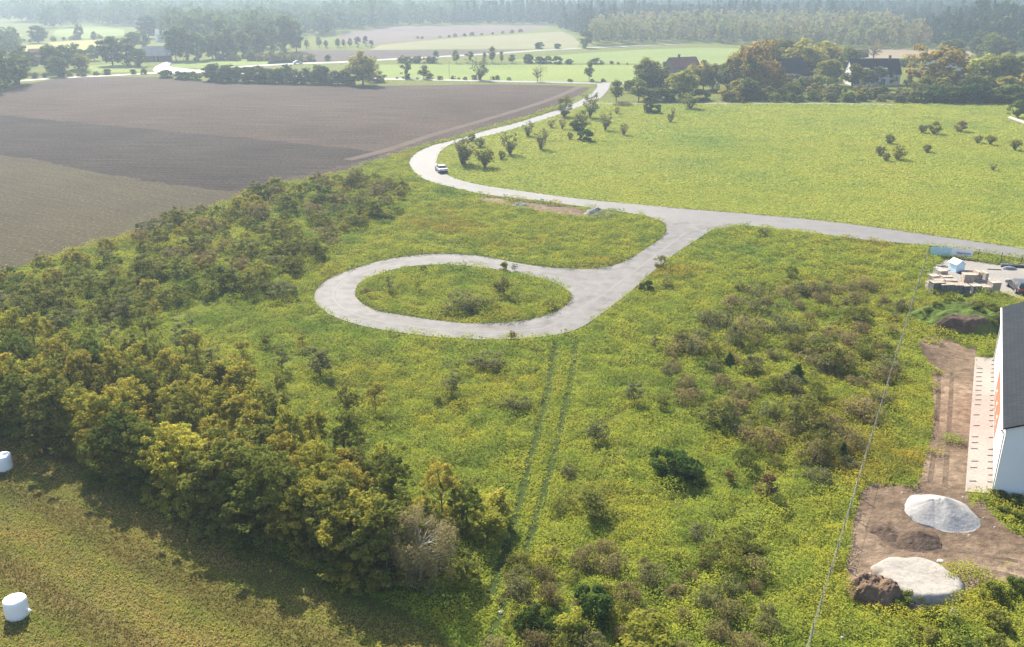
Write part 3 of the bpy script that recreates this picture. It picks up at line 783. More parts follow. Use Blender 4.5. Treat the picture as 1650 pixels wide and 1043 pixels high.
proto('far_shrub', ['olive', 'green', 'grey', 'amber'], 4, h=4, rx=2.6, bare=0.2, n_cl=34, n_leaf=1500, leaf=0.32, cl_r=0.9, shape='dome', stems=8, rad=0.08)
proto('far_dark_shrub', ['dark', 'green'], 2, h=4, rx=2.8, bare=0.1, n_cl=34, n_leaf=1700, leaf=0.34, cl_r=0.9, shape='dome', stems=8, rad=0.08)

# --- tree belt along the mown field
G = 'trees of the belt beside the mown grass'
base_line = W(crom([(-110, 640), (0, 692), (110, 742), (220, 798), (320, 843), (400, 880), (480, 912), (560, 946), (640, 985)], 6, False))
bl = [base_line[0]]
for p in base_line:
    if (p - bl[-1]).length > 1.75: bl.append(p)
BL = {0: 'amber tipped leafy tree in the front row of the belt above the mown grass', 1: 'olive green leafy tree in the front row of the belt above the mown grass',
      2: 'bushy tree turning amber in the front row of the belt above the mown grass', 3: 'fresh green leafy tree in the front row of the belt above the mown grass',
      4: 'dull olive bushy tree in the front row of the belt above the mown grass'}
inw = []
for i, p in enumerate(bl):
    d = (bl[min(i + 1, len(bl) - 1)] - bl[max(i - 1, 0)]).normalized(); nrm = Vector((-d.y, d.x, 0))
    if nrm.y < 0: nrm = -nrm
    inw.append(nrm)
BIRCH_P = at(684, 955)
for i, (p, nrm) in enumerate(zip(bl, inw)):
    if proj(p.x, p.y)[0] > 600: continue
    v = RNG.randrange(5); q = p + nrm * RNG.uniform(1.2, 2.2)
    plant_w('belt_tree', q, RNG.uniform(4.7, 6.0), BL[v], 'tree', G, 'broadleaf_tree', v, RNG.uniform(0.95, 1.15))
back = [(-120, 520), (0, 548), (80, 552), (170, 580), (250, 600), (330, 625), (420, 662), (480, 700), (600, 752), (680, 800), (750, 850), (775, 900), (750, 950), (690, 985), (640, 960), (560, 922), (400, 858), (220, 776), (110, 720), (0, 668), (-120, 610)]
BK = {0: 'amber leaved tree deep inside the belt above the mown grass', 1: 'olive tree deep inside the belt above the mown grass', 2: 'rusty amber tree deep inside the belt above the mown grass',
      3: 'plain green tree deep inside the belt above the mown grass', 4: 'brownish olive tree deep inside the belt above the mown grass'}
BS = {0: 'slender amber sapling at the meadow side of the belt', 1: 'slender olive sapling at the meadow side of the belt', 2: 'small golden brown sapling at the meadow side of the belt', 3: 'small orange sapling at the meadow side of the belt'}
for (x, y) in scatter(W(back), 2.35, 5):
    if (Vector((x, y, 0)) - BIRCH_P).length < 3.6 or (proj(x, y)[0] > 600 and y < BIRCH_P.y + 1): continue
    dmin = min((Vector((x, y, 0)) - p).length for p in bl)
    if dmin < 11.5 and RNG.random() < 0.72:
        v = (0, 2, 0, 1, 4, 3)[RNG.randrange(6)]
        plant_w('belt_tree', (x, y), RNG.uniform(3.6, 5.0), BK[v], 'tree', G, 'broadleaf_tree', v, RNG.uniform(0.7, 0.95))
    else:
        v = RNG.randrange(4)
        plant_w('belt_sapling', (x, y), RNG.uniform(2.6, 4.2), BS[v], 'sapling', 'saplings between the belt and the meadow', 'sapling', v, RNG.uniform(0.9, 1.25))
for k_, (x, y, h_) in enumerate([(262, 590, 55), (300, 575, 60), (318, 590, 62), (235, 545, 50), (345, 600, 40), (395, 600, 55), (428, 560, 30), (205, 520, 45), (250, 520, 38), (448, 640, 45), (515, 607, 40), (605, 668, 55), (560, 680, 75), (455, 600, 40), (488, 568, 30), (150, 530, 38), (180, 560, 45), (370, 640, 52)]):
    plant('thin_sapling', x, y, h_, ('thin olive sapling standing in the open grass left of the loop', 'thin greyish sapling standing in the open grass left of the loop', 'thin amber sapling standing in the open grass left of the loop')[k_ % 3],
          'sapling', 'saplings standing in the grass left of the loop', 'sapling', k_ % 3, 1.2)
plant('birch', 680, 968, 150, 'grey brown drooping birch with white trunk at the end of the tree belt', 'tree', None, 'birch_tree', 0, 1.0, rz=0.6)
for k_, (x, y, h_) in enumerate([(785, 880, 62), (752, 950, 50), (800, 850, 56), (612, 962, 42)]):
    plant('belt_sapling', x, y, h_, 'tall amber shrub round the foot of the drooping birch', 'sapling', 'shrubs round the birch', 'sapling', k_, 1.5)
plant('russet_bush', 628, 952, 22, 'small rust coloured bush at the left foot of the birch', 'bush', None, 'bush', 0, 1.5)

# --- thicket between the field and the loop
TH = W([(-60, 470), (0, 452), (110, 415), (200, 388), (290, 352), (400, 322), (440, 308), (500, 298), (560, 285), (625, 285), (650, 312), (640, 345), (590, 352), (560, 395), (490, 440), (430, 470), (380, 480), (330, 468), (280, 492), (220, 510), (120, 530), (0, 520), (-60, 540)])
TL = ['olive leaved bush in the thicket beside the stubble field', 'green leaved bush in the thicket beside the stubble field', 'amber tinted bush in the thicket beside the stubble field',
      'greyish bush in the thicket beside the stubble field', 'dull olive bush in the thicket beside the stubble field', 'brown twiggy bush in the thicket beside the stubble field']
for (x, y) in scatter(TH, 3.7, 9):
    v = (0, 4, 2, 3, 4, 5, 0, 1, 2, 5)[RNG.randrange(10)]
    plant_w('thicket_bush', (x, y), RNG.uniform(1.0, 2.4), TL[v], 'bush', 'bushes of the thicket beside the stubble field', 'bush', v, RNG.uniform(0.95, 1.35))
for (x, y, h_, v, lb) in [(415, 322, 26, 1, 'round green bush at the corner of the dark ploughed field'), (365, 478, 48, 1, 'small upright green bush at the meadow edge of the thicket'),
                          (455, 488, 32, 3, 'wide greyish green bush left of the loop bend'), (605, 358, 32, 1, 'broad dark green bush at the right end of the thicket'), (520, 332, 34, 1, 'tall green bush near the top of the thicket')]:
    plant('thicket_bush', x, y, h_, lb, 'bush', None, 'bush', v, 1.25)

# --- bushes along the road bend
RS = [('hawthorn', 909, 189, 36, 1.0, 1, 'wide round olive hawthorn overhanging the road before the junction'), ('hawthorn', 951, 191, 38, .95, 0, 'large greyish hawthorn right of the round one near the junction'),
      ('field_bush', 938, 199, 20, 1.0, 0, 'small bush tucked under the large greyish hawthorn'), ('dark_bush', 932, 212, 17, .8, 0, 'dark green bush below the pair of large hawthorns'),
      ('field_bush', 918, 225, 13, .8, 1, 'tiny bush left of the rounded dark clump in the big field'), ('dark_bush', 943, 229, 20, 1.0, 1, 'rounded dark bush lowest of the group below the hawthorns'),
      ('bare_shrub', 888, 206, 14, 1.2, 0, 'low brown twiggy shrub at the road edge below the hawthorns'), ('bare_shrub', 906, 209, 19, .8, 0, 'slim brown shrub beside the low twiggy one'),
      ('hawthorn', 976, 211, 27, .9, 0, 'upright greyish shrub standing right of the hawthorn group'), ('bare_shrub', 994, 184, 13, 1.0, 0, 'small brown shrub just below the footpath start'),
      ('bare_shrub', 1005, 218, 21, .9, 0, 'brown vase shaped shrub alone right of the hawthorn group'), ('dark_bush', 1050, 183, 17, .9, 0, 'dense dark bush in the grass below the footpath'),
      ('bare_shrub', 1084, 186, 14, .8, 0, 'upper of two thin shrubs below the footpath'), ('field_bush', 1080, 197, 15, .8, 1, 'lower of two thin shrubs below the footpath'),
      ('bare_shrub', 850, 220, 25, 1.0, 1, 'twiggy grey shrub right at the road edge halfway up the hill'), ('bare_shrub', 871, 241, 34, .9, 1, 'nearly leafless tall shrub in the grass right of the road'),
      ('hawthorn', 822, 250, 32, .9, 0, 'grey vase shaped shrub halfway between the road and the leafless one'), ('field_bush', 808, 257, 15, .9, 1, 'small bush at the left foot of the grey vase shaped shrub'),
      ('hawthorn', 745, 266, 44, 1.1, 2, 'largest brownish hawthorn on the inside of the road bend'), ('field_bush', 782, 271, 33, 1.0, 2, 'dark olive bush right of the largest hawthorn in the bend'),
      ('field_bush', 773, 238, 17, 1.1, 1, 'small bush behind the largest hawthorn in the bend'), ('field_bush', 761, 228, 13, 1.2, 1, 'low bush at the road edge behind the largest hawthorn'),
      ('low_bush', 1003, 172, 8, 2.0, 0, 'flat grey bush below the start of the footpath'), ('field_bush', 1112, 176, 26, 1.2, 0, 'dark round bush standing on the footpath edge')]
for (k_, x, y, h_, wd, v, lb) in RS:
    plant(k_, x, y, h_, lb, 'bush', 'bushes between the road bend and the footpath', 'bush', v, wd)
FR = [(1486, 215, 15, 1, 'left of the upper pair of bushes in the big field'), (1505, 217, 20, 0, 'right and larger of the upper pair of bushes in the big field'), (1576, 231, 14, 1, 'small left bush of the touching pair near the right edge of the big field'),
      (1595, 234, 17, 2, 'wide right bush of the touching pair near the right edge of the big field'), (1635, 243, 20, 2, 'green round bush nearest the right edge of the big field'), (1432, 232, 17, 1, 'pale thin bush above the trio in the big field'),
      (1418, 252, 18, 1, 'left bush of the trio in the middle of the big field'), (1428, 260, 15, 1, 'lowest bush of the trio in the middle of the big field'), (1446, 258, 22, 0, 'right greenest bush of the trio in the middle of the big field'),
      (1494, 246, 14, 1, 'single small bush right of the trio in the big field')]
for (x, y, h_, v, lb) in FR:
    plant('field_bush', x, y, h_, lb, 'bush', 'scattered bushes in the big field', 'bush', v, 1.0)
plant('russet_bush', 1549, 213, 17, 'reddish brown round bush alone in the big field', 'bush', 'scattered bushes in the big field', 'bush', 0, 1.6)
plant('bare_shrub', 1600, 275, 13, 'brown dry bush alone low in the big field at the right', 'bush', 'scattered bushes in the big field', 'bush', 0, 1.2)
plant('green_tree', 1640, 190, 28, 'green tree at the right edge of the big field beside the stone wall', 'tree', None, 'broadleaf_tree', 1, 0.9)

# --- bushes of the right meadow and the island
MB_ = [('meadow_bush', 1064, 433, 22, .7, 0, 'small bush at the road edge where the spur begins'), ('dark_bush', 1042, 472, 18, .7, 0, 'dark green bush on the grass beside the loop exit'), ('low_bush', 1075, 463, 14, .7, 0, 'grey low bush right of the dark one by the loop exit'),
       ('meadow_bush', 1274, 452, 24, .75, 2, 'round green little tree near the road in the right meadow'), ('thin_sapling', 1190, 474, 26, 1.6, 0, 'small open tree halfway between the loop exit and the round green one'),
       ('low_bush', 1300, 482, 26, 1.1, 0, 'wide grey green bush below the round green little tree'), ('low_bush', 1265, 478, 16, 1.0, 2, 'flat olive bush left of the wide grey green one'), ('low_bush', 1345, 478, 18, 1.1, 1, 'brownish bush right of the wide grey green one'), ('low_bush', 1368, 472, 16, .9, 1, 'brown bush at the top right of the shrub patch'),
       ('meadow_bush', 1385, 522, 26, 1.0, 0, 'olive bush beside the wire fence upper part'), ('low_bush', 1255, 504, 16, .7, 0, 'small grey bush in the middle of the right meadow'), ('low_bush', 1298, 518, 14, .9, 1, 'brown tuft like bush below the small grey one'),
       ('thin_sapling', 1170, 535, 40, 1.2, 1, 'tall thin grey sapling at the left edge of the shrub patch'), ('meadow_bush', 1185, 562, 36, .8, 1, 'grey bush below the tall thin sapling'), ('thin_sapling', 1092, 558, 40, 1.2, 0, 'slim olive sapling in the grass right of the wheel tracks'), ('thin_sapling', 1115, 580, 34, 1.3, 1, 'slim grey sapling just below the slim olive one'),
       ('thin_sapling', 1055, 565, 26, 1.3, 1, 'weak sapling left of the two slim ones'), ('meadow_bush', 1215, 560, 28, 1.0, 3, 'olive bush in the left half of the shrub patch'), ('meadow_bush', 1275, 572, 34, 1.1, 0, 'broad olive bush in the centre of the shrub patch'),
       ('meadow_bush', 1345, 604, 46, 1.25, 0, 'largest olive bush of the shrub patch near the fence'), ('meadow_bush', 1318, 580, 34, 1.0, 2, 'green bush behind the largest olive one'), ('meadow_bush', 1405, 580, 34, 1.2, 3, 'wide olive bush against the wire fence'), ('small_conifer', 1174, 592, 22, 1.0, 0, 'small dark conifer at the left edge of the shrub patch'),
       ('small_conifer', 1284, 612, 24, 1.3, 0, 'small nearly black conifer in the centre of the shrub patch'), ('meadow_bush', 1212, 606, 32, 1.0, 1, 'grey bush right of the small left conifer'), ('meadow_bush', 1245, 640, 32, 1.0, 0, 'olive bush below the nearly black conifer'), ('meadow_bush', 1272, 640, 36, 1.0, 1, 'dense grey bush right below the nearly black conifer'),
       ('meadow_bush', 1315, 648, 34, .8, 2, 'dark green bush below the largest olive one'), ('meadow_bush', 1300, 706, 62, 1.05, 0, 'tall grey green bush lower in the shrub patch'), ('meadow_bush', 1268, 690, 40, 1.0, 3, 'olive bush left of the tall grey green one'), ('meadow_bush', 1160, 698, 52, 1.0, 0, 'broad bush halfway between the wheel tracks and the shrub patch'),
       ('low_bush', 1190, 706, 26, 1.1, 0, 'grey low bush right of the broad one'), ('meadow_bush', 1325, 745, 46, 1.0, 3, 'yellowish olive bush below the tall grey green one'), ('small_conifer', 1356, 740, 26, .9, 0, 'dark little conifer beside the yellowish olive bush'),
       ('low_bush', 1105, 632, 24, 1.0, 1, 'brown bush left of the shrub patch'), ('low_bush', 1080, 612, 20, 1.0, 0, 'grey bush above the brown one left of the shrub patch'), ('thin_sapling', 1022, 655, 40, 1.6, 1, 'pale open sapling right of the wheel tracks'), ('thin_sapling', 1064, 662, 34, 1.5, 0, 'second pale sapling right of the wheel tracks'),
       ('low_bush', 1110, 655, 26, 1.2, 1, 'brownish wide bush below the brown one'), ('thin_sapling', 962, 716, 36, 2.0, 1, 'open grey sapling close to the wheel tracks'), ('low_bush', 1190, 655, 22, 1.2, 1, 'brown low bush in the middle of the right meadow'),
       ('dark_bush', 1082, 782, 50, 1.1, 0, 'large dark green rounded bush alone in the lower right meadow'), ('dark_bush', 1112, 778, 34, .9, 1, 'lower dark green half of the large rounded bush'), ('russet_bush', 1236, 806, 40, .9, 0, 'rusty red dead bush right of the large dark one'), ('russet_bush', 1174, 778, 18, 1.0, 0, 'small reddish bush between the large dark one and the rusty one'),
       ('meadow_bush', 1200, 762, 40, .8, 2, 'green upright bush right of the large dark one'), ('thin_sapling', 958, 842, 56, 2.0, 0, 'lone sapling in the grass lower left of the large dark bush'), ('low_bush', 915, 770, 20, .7, 0, 'small grey bush on the edge of the wheel tracks'), ('low_bush', 905, 830, 26, 1.0, 2, 'olive low bush on the edge of the wheel tracks'),
       ('meadow_bush', 1200, 905, 52, 1.0, 0, 'bushy shrub low in the right meadow'), ('meadow_bush', 1165, 930, 50, 1.1, 3, 'olive shrub beside the bushy one low in the right meadow'), ('low_bush', 1130, 880, 30, 1.0, 0, 'grey shrub above the olive one'),
       ('yellow_bush', 925, 1036, 46, 1.0, 0, 'golden yellow round bush at the bottom edge'), ('yellow_bush', 1030, 1060, 60, 1.6, 1, 'wide lime yellow bush at the bottom edge'), ('dark_bush', 955, 1010, 60, .8, 1, 'dark shrub above the golden yellow bush'),
       ('dark_bush', 860, 1030, 46, .9, 0, 'dark bush at the bottom edge right of the wheel tracks'), ('low_bush', 785, 602, 30, 1.5, 0, 'wide grey bush in the grass below the loop'), ('thin_sapling', 728, 640, 40, 1.6, 1, 'thin sapling in the grass below the loop'), ('low_bush', 832, 668, 28, 1.2, 0, 'grey bush left of the wheel tracks'),
       ('low_bush', 702, 652, 14, .7, 0, 'tiny grey bush below the loop'), ('thin_sapling', 517, 610, 44, 2.0, 1, 'greyish small tree alone in the grass below the loop bend'),
       ('low_bush', 745, 508, 32, 1.55, 0, 'wide grey green bush in the middle of the loop island'), ('low_bush', 780, 506, 26, 1.2, 2, 'olive right half of the wide bush on the loop island'), ('thin_sapling', 812, 478, 42, 2.0, 0, 'small tree with round crown on the loop island'), ('low_bush', 886, 500, 16, .9, 0, 'grey bush at the right end of the loop island'),
       ('low_bush', 590, 478, 14, .8, 1, 'brown bush at the left end of the loop island'), ('thin_sapling', 628, 470, 26, 1.2, 1, 'thin sapling in the left half of the loop island'), ('thin_sapling', 671, 466, 16, 1.5, 0, 'short sapling left of the wide island bush'), ('yellow_bush', 813, 438, 16, .6, 0, 'yellow little bush at the far kerb of the loop island'),
       ('thin_sapling', 829, 438, 13, 1.6, 1, 'thin twig beside the yellow little bush of the island'), ('low_bush', 682, 440, 12, .6, 0, 'small grey tuft at the far edge of the loop island'), ('russet_bush', 825, 549, 14, 1.3, 0, 'brown little bush on the near kerb of the loop'), ('low_bush', 1230, 382, 13, .8, 0, 'low bush just below the road right of the spur'),
       ('low_bush', 1455, 505, 20, 1.0, 0, 'grey low bush right below the wire fence corner'), ('meadow_bush', 1220, 738, 30, .8, 3, 'yellowish upright bush above the rusty one')]
for (k_, x, y, h_, wd, v, lb) in MB_:
    sap = k_ == 'thin_sapling'
    plant(k_, x, y, h_, lb, 'sapling' if sap else 'conifer' if k_ == 'small_conifer' else 'bush', 'self sown shrubs of the meadow', 'sapling' if sap else 'small_conifer' if k_ == 'small_conifer' else 'bush', v, wd)
# brown dead weeds and low shrubs at the bottom and in the shrub patch
LB = ['low greyish bush in the weedy right meadow', 'low brown bush in the weedy right meadow', 'low olive bush in the weedy right meadow', 'dry brown bush in the weedy right meadow']
SHP = W([(1150, 500), (1250, 460), (1400, 460), (1450, 520), (1420, 640), (1380, 760), (1330, 790), (1180, 720), (1080, 640), (1060, 590)])
for (x, y) in scatter(SHP, 2.7, 31, 1800):
    v = RNG.randrange(4); plant_w('low_bush', (x, y), RNG.uniform(0.6, 1.6), LB[v].replace('bush', 'undershrub'), 'undershrub', 'undershrubs of the right meadow', 'undershrub', v, RNG.uniform(0.7, 1.1))
BOT = W([(850, 900), (960, 880), (1060, 905), (1180, 900), (1240, 930), (1240, 1060), (800, 1060), (820, 960)])
for (x, y) in scatter(BOT, 1.7, 33, 900):
    v = (0, 1, 3, 1, 2)[RNG.randrange(5)]; plant_w('low_bush', (x, y), RNG.uniform(0.6, 1.2), LB[v].replace('weedy right meadow', 'brown weed patch at the bottom edge').replace('bush', 'undershrub'), 'undershrub', 'undershrubs of the brown weed patch', 'undershrub', v, RNG.uniform(0.6, 0.9))
WD = W([(1590, 985), (1600, 960), (1650, 940), (1700, 940), (1700, 1060), (1480, 1060), (1500, 1020)])
for (x, y) in scatter(WD, 1.9, 35, 600):
    v = RNG.randrange(2); plant_w('leafy_weed', (x, y), RNG.uniform(0.5, 1.0), ('fresh green weed clump', 'olive green weed clump')[v] + ' in the bottom right corner below the stone pile', 'weed clump', 'weed clumps of the building plot', 'weed_clump', v, RNG.uniform(0.6, 0.9))
for (x, y, h_) in [(1608, 805, 14), (1630, 815, 16), (1650, 826, 18), (1620, 835, 14), (1645, 845, 14), (1460, 975, 20), (1440, 985, 18), (1500, 1000, 20)]:
    plant('leafy_weed', x, y, h_, 'green weed clump beside the white building' if y < 900 else 'green weed clump below the soil heap', 'weed clump', 'weed clumps of the building plot', 'weed_clump', None, 1.0)

# ------------------------------------------------------------------ trees of the middle distance
def T(kind, x, y, h_, lb, group, wd=1.0, v=None, name='broadleaf_tree', cat='tree', parts=True):
    return plant(kind, x, y, h_, lb, cat, group, name, v, wd, parts)

G = 'trees round the white house'
for a in [('yellow_tree', 1096, 160, 54, 'yellow green tree beside the red roofed cottage', .9, 0), ('orange_tree', 1133, 146, 46, 'rust tinged tree right of the red roof', .9, 1), ('green_tree', 1148, 144, 40, 'small green tree right of the rust tinged one', .8, 0),
          ('green_tree', 1040, 148, 54, 'tall olive tree left of the red roof', .85, 0), ('green_tree', 1060, 146, 40, 'olive tree directly left of the red roofed cottage', .9, 2), ('slim_tree', 993, 164, 37, 'light green upright tree at the road junction', 1.2, 0),
          ('slim_tree', 1029, 164, 36, 'pale green bushy tree right of the junction', 1.2, 0), ('yellow_tree', 1013, 150, 22, 'small yellow tree right of the junction', .8, 1),
          ('orange_tree', 1188, 148, 70, 'tall orange brown tree at the left of the big autumn group', .75, 1), ('green_tree', 1172, 146, 48, 'green tree at the left foot of the big autumn group', .8, 1), ('orange_tree', 1212, 150, 72, 'highest orange tinged tree of the big autumn group', .75, 0),
          ('green_tree', 1216, 152, 54, 'light green tree in the middle of the big autumn group', .7, 2), ('orange_tree', 1240, 154, 56, 'rusty tree in front of the dark roofed house', .72, 2), ('tall_tree', 1236, 132, 60, 'dark green tree behind the big autumn group', .9, 1),
          ('green_tree', 1255, 124, 60, 'pale olive tree behind the dark roof', 1.1, 0), ('orange_tree', 1284, 128, 62, 'brown domed tree behind the dark roof', 1.05, 1), ('orange_tree', 1306, 130, 46, 'low brown tree at the right end of the dark roof', .9, 1),
          ('yellow_tree', 1338, 118, 56, 'broad yellow tree behind between the two dark roofs', 1.1, 0), ('yellow_tree', 1334, 138, 44, 'golden round tree left of the white house', .95, 1), ('green_tree', 1366, 124, 46, 'green tree touching the left gable of the white house', .8, 1),
          ('slim_tree', 1372, 144, 42, 'narrow pale green tree against the left corner of the white house', 1.4, 0), ('slim_tree', 1393, 143, 34, 'narrow amber tree before the left dormer of the white house', 1.0, 0), ('slim_tree', 1412, 143, 38, 'narrow amber tree before the middle of the white house', 1.2, 1),
          ('slim_tree', 1438, 138, 24, 'slim green tree before the right end of the white house', .9, 0), ('bare_tree', 1407, 97, 26, 'nearly leafless tree behind the white house', 1.3, 0), ('orange_tree', 1507, 148, 64, 'big round tree with orange top right of the white house', 1.2, 0),
          ('tall_tree', 1532, 95, 32, 'dark round tree behind the big orange topped one', 1.6, 1), ('yellow_tree', 1578, 142, 60, 'large yellow green tree left of the right edge', 1.05, 0), ('green_tree', 1612, 144, 56, 'olive tree right of the large yellow green one', 1.1, 0),
          ('green_tree', 1648, 140, 44, 'olive tree at the right edge of the picture behind the dark hedge', 1.1, 2), ('slim_tree', 1625, 98, 36, 'slender dark tree far back near the right edge', 1.0, 1), ('green_tree', 1600, 96, 40, 'grey green tree far back near the right edge', 1.0, 1), ('slim_tree', 1462, 145, 26, 'amber slim tree right of the white house', 1.0, 0),
          ('tall_tree', 1580, 92, 40, 'pinkish far tree behind the large yellow green one', 1.2, 0), ('green_tree', 1685, 150, 50, 'olive tree beyond the right edge of the picture', 1.2, 0)]:
    T(a[0], a[1], a[2], a[3] * 1.04, a[4], G, a[5] * 1.18, a[6])
# dense shrubbery in front of the houses
def row(kind, pts, step, hp, lbs, group, jy=3, wd=(0.9, 1.2), name='shrub', cat='shrub', jx=0.8, seed=3, parts=False, skip=.15):
    rs = random.Random(seed); n = 0
    for (x0, y0), (x1, y1) in zip(pts[:-1], pts[1:]):
        m = max(1, int(abs(x1 - x0) / step))
        for i in range(m):
            if rs.random() < skip: continue
            t = (i + rs.uniform(-jx, jx) + .5) / m; v = rs.randrange(len(PROTO[kind]))
            plant(kind, x0 + (x1 - x0) * t, y0 + (y1 - y0) * t + rs.uniform(-jy, jy), rs.uniform(*hp), lbs[v % len(lbs)], cat, group, name, v, rs.uniform(*wd), parts); n += 1
SH = ['olive shrub in the overgrown strip before the houses', 'green shrub in the overgrown strip before the houses', 'greyish shrub in the overgrown strip before the houses', 'amber shrub in the overgrown strip before the houses']
row('far_shrub', [(1165, 160), (1280, 158), (1400, 159), (1480, 160)], 11, (11, 20), SH, 'shrubs before the houses', 4, seed=3)
row('far_shrub', [(1200, 148), (1350, 148)], 14, (14, 26), SH, 'shrubs before the houses', 4, seed=4)
row('far_shrub', [(1355, 152), (1460, 153)], 10, (8, 13), SH, 'shrubs before the houses', 2, seed=44)
row('far_shrub', [(1470, 150), (1640, 152)], 14, (16, 30), SH, 'shrubs before the houses', 4, seed=45)
row('far_shrub', [(1240, 164), (1330, 164), (1480, 165)], 10, (9, 17), SH, 'shrubs before the houses', 1.5, seed=5)
row('far_dark_shrub', [(1465, 165), (1560, 167), (1660, 168), (1720, 169)], 11, (18, 32), ['dark shrub of the hedge along the top of the big field', 'deep green shrub of the hedge along the top of the big field'], 'hedge along the big field', 1.5, seed=6, skip=0)
row('far_shrub', [(1490, 158), (1600, 158), (1720, 160)], 13, (26, 38), [s.replace('overgrown strip before the houses', 'tall hedge behind the dark one') for s in SH], 'shrubs of the tall hedge', 2, seed=7)
for a in [(1056, 165, 22, 1.5), (1076, 165, 20, 1.2), (1130, 163, 18, 1.2), (1042, 150, 30, 1.1)]:
    T('far_dark_shrub', a[0], a[1], a[2], 'dark green shrub near the red roofed cottage', 'dark shrubs near the cottage', a[3], None, 'bush', 'bush', False)
for a in [(1178, 164, 30, 1.0, 3), (1205, 162, 34, 1.1, 1), (1102, 150, 30, .9, 2), (1196, 160, 30, 1.0, 0)]:
    T('far_shrub', a[0], a[1], a[2], 'leafy shrub between the cottage and the big autumn group', 'leafy shrubs near the cottage', a[3], a[4], 'bush', 'bush', False)
row('far_dark_shrub', [(1444, 108), (1480, 108)], 9, (12, 15), ['dark clipped hedge shrub behind the white house', 'green clipped hedge shrub behind the white house'], 'hedge behind the white house', 0.5, seed=8)

G = 'trees along the crossing road'
for a in [('slim_tree', 655, 127, 30, 'dark upright tree leftmost along the crossing road', 1.1, 1), ('slim_tree', 683, 128, 25, 'roundish tree second along the crossing road', 1.5, 0), ('hawthorn', 774, 130, 32, 'open crowned tree in the middle of the crossing road verge', 1.1, 0),
          ('bare_tree', 866, 132, 24, 'brown nearly leafless tree beside the crossing road', 1.0, 0), ('slim_tree', 949, 131, 36, 'slim green tree alone beside the crossing road', .9, 0)]:
    T(a[0], a[1], a[2], a[3], a[4], G, a[5], a[6])
row('far_shrub', [(630, 128), (735, 128), (830, 130)], 13, (3, 9), [s.replace('in the overgrown strip before the houses', 'low on the verge of the crossing road') for s in SH], 'low shrubs on the crossing road verge', 1, seed=12)
row('far_shrub', [(905, 132), (985, 132)], 16, (3, 6), [s.replace('in the overgrown strip before the houses', 'low on the verge near the junction') for s in SH], 'low shrubs on the verge near the junction', 1, seed=13)
G = 'trees in the field hedge'
for i, (x, h_, wd) in enumerate([(675, 14, 1.5), (703, 23, 1.1), (735, 24, 1.2), (757, 22, 1.2), (793, 30, 1.0), (781, 20, .8), (825, 16, 1.7), (849, 14, 1.8), (808, 22, .7)]):
    T('slim_tree', x, 102.5, h_, ('far small tree in the hedge between the two green fields', 'far greyish tree in the hedge between the two green fields')[i % 2], G, wd, i % 2)
row('far_shrub', [(632, 102), (705, 102)], 8, (8, 12), [s.replace('in the overgrown strip before the houses', 'in the hedge between the two green fields') for s in SH], 'shrubs of the field hedge', .5, seed=14)
row('far_dark_shrub', [(855, 102.5), (905, 103)], 8, (9, 14), ['dark shrub in the hedge between the two green fields', 'deep green shrub in the hedge between the two green fields'], 'dark shrubs of the field hedge', .5, seed=15)
row('far_shrub', [(905, 103), (1000, 104), (1120, 105.5)], 13, (3, 6), [s.replace('in the overgrown strip before the houses', 'in the low hedge right of the field trees') for s in SH], 'shrubs of the low hedge', .4, seed=16)
for a in [(868, 79, 10), (899, 79, 8), (944, 78, 30), (917, 104, 8), (960, 104, 10)]:
    T('tall_tree' if a[2] > 20 else 'far_dark_shrub', a[0], a[1], a[2], 'tall dark tree at the left corner of the birch wood' if a[2] > 20 else 'lone dark bush on the far fields', None if a[2] > 20 else 'lone bushes on the far fields', 1.2, None, 'broadleaf_tree' if a[2] > 20 else 'bush', 'tree' if a[2] > 20 else 'bush', a[2] > 20)

# hedge at the top of the ploughed field
T('orange_tree', 585, 137, 55, 'big round tree at the right end of the hedge above the ploughed field', None, 1.05, 1)
T('far_shrub', 606, 134, 18, 'small bush at the right foot of the big round hedge tree', None, 1.2, 0, 'bush', 'bush', False)
row('tall_tree', [(332, 131), (380, 133), (470, 135), (568, 137)], 11, (21, 31), ['bushy tree in the hedge above the ploughed field', 'dense green tree in the hedge above the ploughed field', 'dull green tree in the hedge above the ploughed field'], 'trees of the hedge above the ploughed field', .7, (1.3, 1.7), 'broadleaf_tree', 'tree', jx=.4, seed=17, parts=True, skip=0)
row('far_dark_shrub', [(258, 126), (300, 129), (345, 132), (450, 136), (570, 138)], 10, (8, 13), ['dark low shrub at the foot of the hedge above the ploughed field', 'green low shrub at the foot of the hedge above the ploughed field'], 'low shrubs of the hedge', .5, seed=18)

